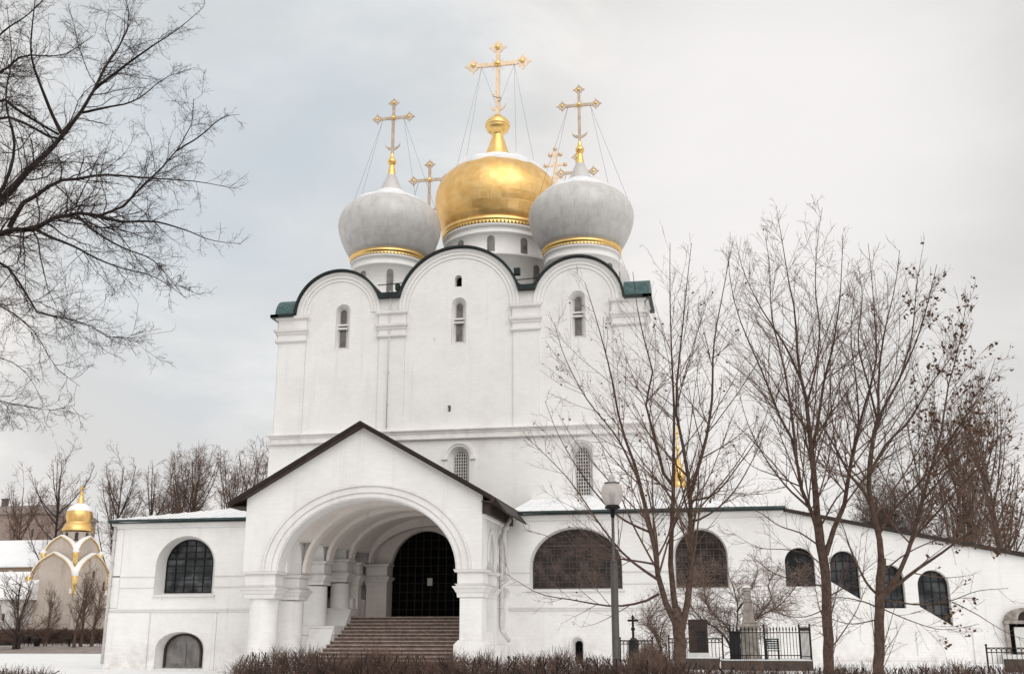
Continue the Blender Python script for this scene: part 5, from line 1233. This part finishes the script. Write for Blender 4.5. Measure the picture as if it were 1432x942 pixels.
# black cross
p = gp(886, 905); t = thing('grave_cross', 'black iron cross on a rough dark boulder', 'grave cross', (p.x, YV, gz0))
s = mpp((p.x, YV, 1)); z = lambda r_: zat(r_, p.x, YV)
mb = MB(); mb.lathe([(8.5*s, gz0-.1), (8.2*s, z(898)), (7.4*s, z(895)), (4.5*s, z(893)), (3.2*s, z(891))], (p.x, YV, 0), 7, smooth=False, a0=.3); mb.obj('boulder', M['granite'], t, bevel=.03)
mb = MB(); mb.box(p.x-1.5*s, p.x+1.5*s, YV-.05, YV+.05, z(892), z(861)); mb.box(p.x-6*s, p.x+6*s, YV-.045, YV+.045, z(868.5), z(865.5))
for ex, r_ in ((-6, 867), (6, 867), (0, 861)): mb.ball((p.x+ex*s, YV, z(r_)), 1.7*s, 8)
mb.box(p.x-2.6*s, p.x+2.6*s, YV-.06, YV+.06, z(881), z(877)); mb.obj('cross', M['iron'], t)
# bronze slab
p = gp(977, 905, 40.9); t = thing('grave_slab', 'tall dark brown upright slab with a white ledge at its foot', 'gravestone', (p.x, 40.9, zp2)); s = mpp((p.x, 40.9, 1))
z = lambda r_: zat(r_, p.x, 40.9)
mb = MB(); mb.box(p.x-13.3*s, p.x+13.3*s, 40.85, 41.05, zp2, z(865.5)); sl = mb.obj('slab', M['bronze_slab'], t, bevel=.015)
mb = MB(); mb.box(p.x-14.5*s, p.x+14.5*s, 40.55, 40.84, zp2, z(912)); mb.obj('ledge', M['marble'], t)
mb = MB(); mb.box(p.x-1*s, p.x+10*s, 40.83, 40.848, z(908), z(882)); mb.obj('plaque', M['granite'], sl)
# obelisk
YO = 41.6; p = gp(1049, 905, YO); t = thing('obelisk', 'weathered grey stone obelisk on a square pedestal inside the fence', 'monument', (p.x, YO, zp1)); s = mpp((p.x, YO, 2)); z = lambda r_: zat(r_, p.x, YO)
def frus(mb, a, b, z0, z1): mb.add([(p.x+q*sx, YO+q*sy, zz) for q, zz in ((a, z0), (b, z1)) for sx, sy in ((-1, -1), (1, -1), (1, 1), (-1, 1))], [(0, 3, 2, 1), (4, 5, 6, 7), (0, 1, 5, 4), (1, 2, 6, 5), (2, 3, 7, 6), (3, 0, 4, 7)])
mb = MB(); frus(mb, 14.5*s, 14.2*s, zp1, z(916)); frus(mb, 13.*s, 11.*s, z(916), z(880)); frus(mb, 11.5*s, 13.8*s, z(879.8), z(876)); frus(mb, 13.8*s, 13.2*s, z(875.9), z(872)); pd = mb.obj('pedestal', M['old_stone'], t, bevel=.02)
mb = MB(); frus(mb, 9*s, 8.5*s, z(871.8), z(865)); frus(mb, 7.6*s, 5.6*s, z(864.9), z(841)); frus(mb, 6.4*s, 6.4*s, z(840.9), z(838)); frus(mb, 5.2*s, 4.8*s, z(837.9), z(826)); frus(mb, 6.2*s, 6.6*s, z(825.9), z(822)); frus(mb, 6.3*s, .6*s, z(821.9), z(816.5)); mb.obj('shaft', M['old_stone'], t, bevel=.015)
mb = MB(); frus(mb, 6.3*s, 3.*s, z(821.2), z(818.)); mb.obj('snow', M['snow'], t)
# granite post
p = gp(1029, 905, 40.9); t = thing('grave_pillar', 'short black granite pillar left of the obelisk', 'gravestone', (p.x, 40.9, zp1)); s = mpp((p.x, 40.9, 1)); z = lambda r_: zat(r_, p.x, 40.9)
mb = MB(); mb.box(p.x-6.8*s, p.x+6.8*s, 40.75, 41.1, zp1, z(886)); mb.obj('shaft', M['granite'], t, bevel=.02)
mb = MB(); mb.box(p.x-7.4*s, p.x+7.4*s, 40.72, 41.13, z(885.9), z(881.5)); mb.obj('cap', M['granite'], t, bevel=.02)
# iron fences
def fence(label, A, B, ztop, zbot, n, m='iron', spikes=True, arches_=False, snowrail=False, group='iron grave fences'):
    A, B = Vector(A), Vector(B); t = thing('iron_fence', label, 'fence', ((A.x+B.x)/2, (A.y+B.y)/2, zbot), group)
    d = (B-A); h = ztop-zbot
    q = lambda f, zz: (A.x+d.x*f, A.y+d.y*f, zz)
    for f in (0, 1):
        mb = MB(); mb.tube([q(f, zbot-.1), q(f, ztop+.02)], .03, 8); mb.ball(q(f, ztop+.06), .045, 8); mb.obj('post', M[m], t)
    for zz in (zbot+.1*h, zbot+.82*h)+((zbot+.97*h,) if not spikes else ()):
        mb = MB(); mb.tube([q(0, zz), q(1, zz)], .018, 6); mb.obj('rail', M[m], t)
    mb = MB()
    for i in range(1, n):
        f = i/n; hh = ztop if spikes else zbot+.97*h
        mb.tube([q(f, zbot), q(f, hh-.02)], .012, 5)
        if spikes: mb.tube([q(f, hh-.16), q(f, hh-.08), q(f, hh+.03)], [.012, .03, .004], 5)
    if arches_:
        for i in range(n):
            mb.tube([tuple(Vector(q((i+.5-.5*math.cos(PI*k/8))/n, 0))+Vector((0, 0, zbot+.82*h+.13*h*math.sin(PI*k/8)))) for k in range(9)], .011, 5)
    mb.obj('pickets', M[m], t)
    return t
def fpx(label, pa, pb, rt, rb, Ya_, Yb_=None, **k):
    Yb_ = Yb_ or Ya_; a, b = gp(pa, rt, Ya_), gp(pb, rt, Yb_); zt_, zb_ = a.z, gp(pa, rb, Ya_).z
    return fence(label, (a.x, Ya_, 0), (b.x, Yb_, 0), zt_, zb_, **k)
fpx('low iron fence with looped top around the black cross', 867, 912, 894, 926, 40.2, n=9, spikes=False, arches_=True)
fpx('low iron fence with looped top just behind the bronze slab', 935, 1010, 891, 926, 41.6, n=15, spikes=False, arches_=True)
fpx('tall spiked iron fence in front of the obelisk', 1020, 1068, 876, 920, 40.6, n=9)
fpx('tall spiked iron fence behind the little bench', 1068, 1117, 876, 920, 42.4, n=11)
t = fpx('open gate leaf of the tall fence, seen nearly edge on', 1117, 1132, 876, 921, 42.3, 40.5, n=9, group=None)
fpx('bluish low iron fence with looped top below the marble niche', 1379, 1470, 904, 945, 40.0, n=13, spikes=False, arches_=True)
a = gp(1381, 904, 43.5); b = gp(1411, 904, 40.)
p0 = gp(1407, 921, 39.5); t = thing('stone_kerb', 'dark stone block at the far right below the marble niche', 'kerb', (p0.x+1.5, 39.6, .3)); MB().box(p0.x, p0.x+3., 39.3, 39.9, .0, p0.z).obj('base', M['plinth_stone'], t, bevel=.02)
# bench
Yn = 41.3; p = gp(1080, 905, Yn); s = mpp((p.x, Yn, 1)); z = lambda r_: zat(r_, p.x, Yn)
t = thing('bench', 'small dark slatted bench right of the obelisk', 'bench', (p.x, Yn, zp1)); hw = 10*s
zs_ = z(908.5)
mb = MB()
for k in range(4): mb.box(p.x-hw, p.x+hw, Yn-.32+k*.09, Yn-.25+k*.09, zs_-.03, zs_)
mb.obj('seat', M['bench_paint'], t)
mb = MB()
for k in range(5): zz = z(905.5-k*3.1); mb.box(p.x-hw, p.x+hw, Yn+.04+.012*k, Yn+.07+.012*k, zz-.025, zz+.025)
mb.obj('backrest', M['bench_paint'], t)
for sx in (-.8, .8):
    for yy in (-.3, .05): MB().box(p.x+sx*hw-.025, p.x+sx*hw+.025, Yn+yy, Yn+yy+.05, zp1, zs_-.031 if yy < 0 else z(893)).obj('leg', M['iron'], t)
# marble niche in the wall at right
t = thing('wall_monument', 'stone framed niche with pale marble slab set against the white wall', 'monument', (13.2, YG, .5))
mb = MB(); n0, n1 = 12.36, 14.2
mb.box(n0, n0+.16, YG-.3, YG-.06, .9, 2.2); mb.box(n1-.16, n1, YG-.3, YG-.06, .9, 2.2); mb.box(n0-.05, n1+.05, YG-.36, YG-.06, 2.2, 2.34)
A_ = [(13.28-.92*math.cos(PI*i/16), 2.34+.55*math.sin(PI*i/16)) for i in range(17)]; A2 = [(13.28-.36*math.cos(PI*i/16), 2.34+.42*math.sin(PI*i/16)) for i in range(17)]
ring(mb, A2, A_, FR(YG), -.28, -.06); mb.obj('frame', M['old_stone'], t)
MB().box(n0+.161, n1-.161, YG-.14, YG-.062, .9, 2.199).obj('back', M['black'], t)
MB().box(12.92-.36, 13.28+.36, YG-.12, YG-.062, 2.341, 2.7).obj('opening', M['bronze_slab'], t)
mb = MB(); mb.box(n0+.36, n1-.2, YG-.26, YG-.145, .95, 2.06); mb.obj('slab', M['marble'], t, bevel=.01)
MB().box(n0-.3, n1+.3, YG-.5, YG-.062, .3, .899).obj('base', M['marble'], t)
# litter bins and little things by the path at left
for px, row, lab in ((37, 897, 'dark litter bin on legs beside the path'), (52, 896, 'round dark litter bin right of the one on legs'), (97, 897, 'small dark post at the snowy verge before the chapel')):
    Yq = 104.; p = at(px, row, Yq); zg = gh(p.x, Yq); t = thing('litter_bin' if px < 90 else 'low_post', lab, 'bin' if px < 90 else 'post', (p.x, Yq, zg))
    mb = MB()
    if px == 52: mb.lathe([(.22, 0), (.3, .1), (.33, .6), (.30, .95), (.2, 1.0)], (p.x, Yq, zg), 16)
    elif px == 37:
        mb.box(p.x-.3, p.x+.3, Yq-.25, Yq+.25, zg+.3, zg+1.0)
        for sx in (-.27, .24): mb.box(p.x+sx, p.x+sx+.05, Yq-.03, Yq+.03, zg, zg+.3)
    else: mb.lathe([(.12, 0), (.1, .6), (.2, .65), (.2, .8), (.05, .95)], (p.x, Yq, zg), 12)
    mb.obj('body', M['iron'], t)

# ------------------------------------------------------------------ world, sun, camera
SEL, SAZ = math.radians(38), math.radians(152)          # azimuth measured clockwise from +Y
w = bpy.data.worlds.new('World'); scn.world = w; w.use_nodes = True
nt = w.node_tree; Lk = nt.links.new; bg = nt.nodes['Background']
sky = N(nt, 'ShaderNodeTexSky', sky_type='NISHITA', sun_disc=False, sun_elevation=SEL, sun_rotation=SAZ)
sky.air_density = 1.; sky.dust_density = 2.; sky.ozone_density = 1.
tc = N(nt, 'ShaderNodeTexCoord')
mp = N(nt, 'ShaderNodeMapping'); mp.inputs['Scale'].default_value = (1., 1., 2.2); Lk(tc.outputs['Generated'], mp.inputs['Vector'])
n1 = N(nt, 'ShaderNodeTexNoise', i_Scale=4.2, i_Detail=7., i_Roughness=.56, i_Distortion=.4); Lk(mp.outputs[0], n1.inputs['Vector'])
r1 = ramp(nt, [(.36, (7.0, 6.95, 6.9)), (.48, (7.85, 7.68, 7.52)), (.62, (9.2, 8.9, 8.65))]); Lk(n1.outputs['Fac'], r1.inputs['Fac'])
def dirv(px, py):
    d = at(px, py, 100)-CAM; d.normalize(); return d
def blob(px, py, c0, c1):
    d = N(nt, 'ShaderNodeVectorMath', operation='DOT_PRODUCT'); Lk(tc.outputs['Generated'], d.inputs[0]); d.inputs[1].default_value = dirv(px, py)
    m = N(nt, 'ShaderNodeMapRange', interpolation_type='SMOOTHSTEP'); Lk(d.outputs['Value'], m.inputs[0]); m.inputs[1].default_value = c0; m.inputs[2].default_value = c1
    return m.outputs[0]
n2 = N(nt, 'ShaderNodeTexNoise', i_Scale=2.6, i_Detail=6., i_Roughness=.55); Lk(mp.outputs[0], n2.inputs['Vector'])
r2 = ramp(nt, [(.40, (0, 0, 0)), (.62, (1, 1, 1))]); Lk(n2.outputs['Fac'], r2.inputs['Fac'])
# thin spots of the cloud deck where a pale blue shows
gap = N(nt, 'ShaderNodeMath', operation='MAXIMUM'); Lk(blob(400, 90, .962, .997), gap.inputs[0]); Lk(blob(300, 390, .984, .9995), gap.inputs[1])
gm = N(nt, 'ShaderNodeMath', operation='MULTIPLY'); Lk(gap.outputs[0], gm.inputs[0]); 
ga = N(nt, 'ShaderNodeMath', operation='MULTIPLY_ADD'); Lk(r2.outputs['Color'], ga.inputs[0]); ga.inputs[1].default_value = .55; ga.inputs[2].default_value = .45; Lk(ga.outputs[0], gm.inputs[1])
gs = N(nt, 'ShaderNodeMath', operation='MULTIPLY'); Lk(gm.outputs[0], gs.inputs[0]); gs.inputs[1].default_value = .85
skg = N(nt, 'ShaderNodeMixRGB', blend_type='MIX', i_Fac=.82); Lk(sky.outputs[0], skg.inputs[1]); skg.inputs[2].default_value = (6.45, 7.15, 7.55, 1)
m1 = N(nt, 'ShaderNodeMixRGB'); Lk(gs.outputs[0], m1.inputs['Fac']); Lk(r1.outputs['Color'], m1.inputs[1]); Lk(skg.outputs[0], m1.inputs[2])
# the bright place in the cloud at right and the duller cloud above it
m2 = N(nt, 'ShaderNodeMixRGB'); q = N(nt, 'ShaderNodeMath', operation='MULTIPLY'); Lk(blob(1400, 100, .90, .995), q.inputs[0]); q.inputs[1].default_value = .6; Lk(q.outputs[0], m2.inputs['Fac']); Lk(m1.outputs[0], m2.inputs[1]); m2.inputs[2].default_value = (6.2, 6.2, 6.15, 1)
m3 = N(nt, 'ShaderNodeMixRGB'); q = N(nt, 'ShaderNodeMath', operation='MULTIPLY'); Lk(blob(1085, 205, .972, .9993), q.inputs[0]); q.inputs[1].default_value = .8; Lk(q.outputs[0], m3.inputs['Fac']); Lk(m2.outputs[0], m3.inputs[1]); m3.inputs[2].default_value = (9.3, 9.05, 8.95, 1)
Lk(m3.outputs[0], bg.inputs['Color']); bg.inputs['Strength'].default_value = .103
sd = bpy.data.lights.new('sun', 'SUN'); sd.energy = 1.45; sd.angle = math.radians(65); sd.color = (1., .98, .95)
so = bpy.data.objects.new('sun', sd); col.objects.link(so)
dirs = Vector((math.sin(SAZ)*math.cos(SEL), math.cos(SAZ)*math.cos(SEL), math.sin(SEL)))
so.rotation_euler = dirs.to_track_quat('Z', 'Y').to_euler(); so.location = (10, -10, 40)
cd = bpy.data.cameras.new('camera'); cam = bpy.data.objects.new('camera', cd); col.objects.link(cam)
cd.sensor_fit = 'HORIZONTAL'; cd.sensor_width = 36.; cd.lens = 36.*F/1432.; cd.clip_start = .1; cd.clip_end = 4000
cam.location = CAM; cam.rotation_euler = (PI/2+TH, 0, PSI)
scn.camera = cam
scn.view_settings.view_transform = 'Standard'; scn.view_settings.look = 'None'; scn.view_settings.exposure = 0; scn.view_settings.gamma = 1
scn.render.engine = 'CYCLES'; scn.cycles.max_bounces = 8; scn.cycles.transparent_max_bounces = 12
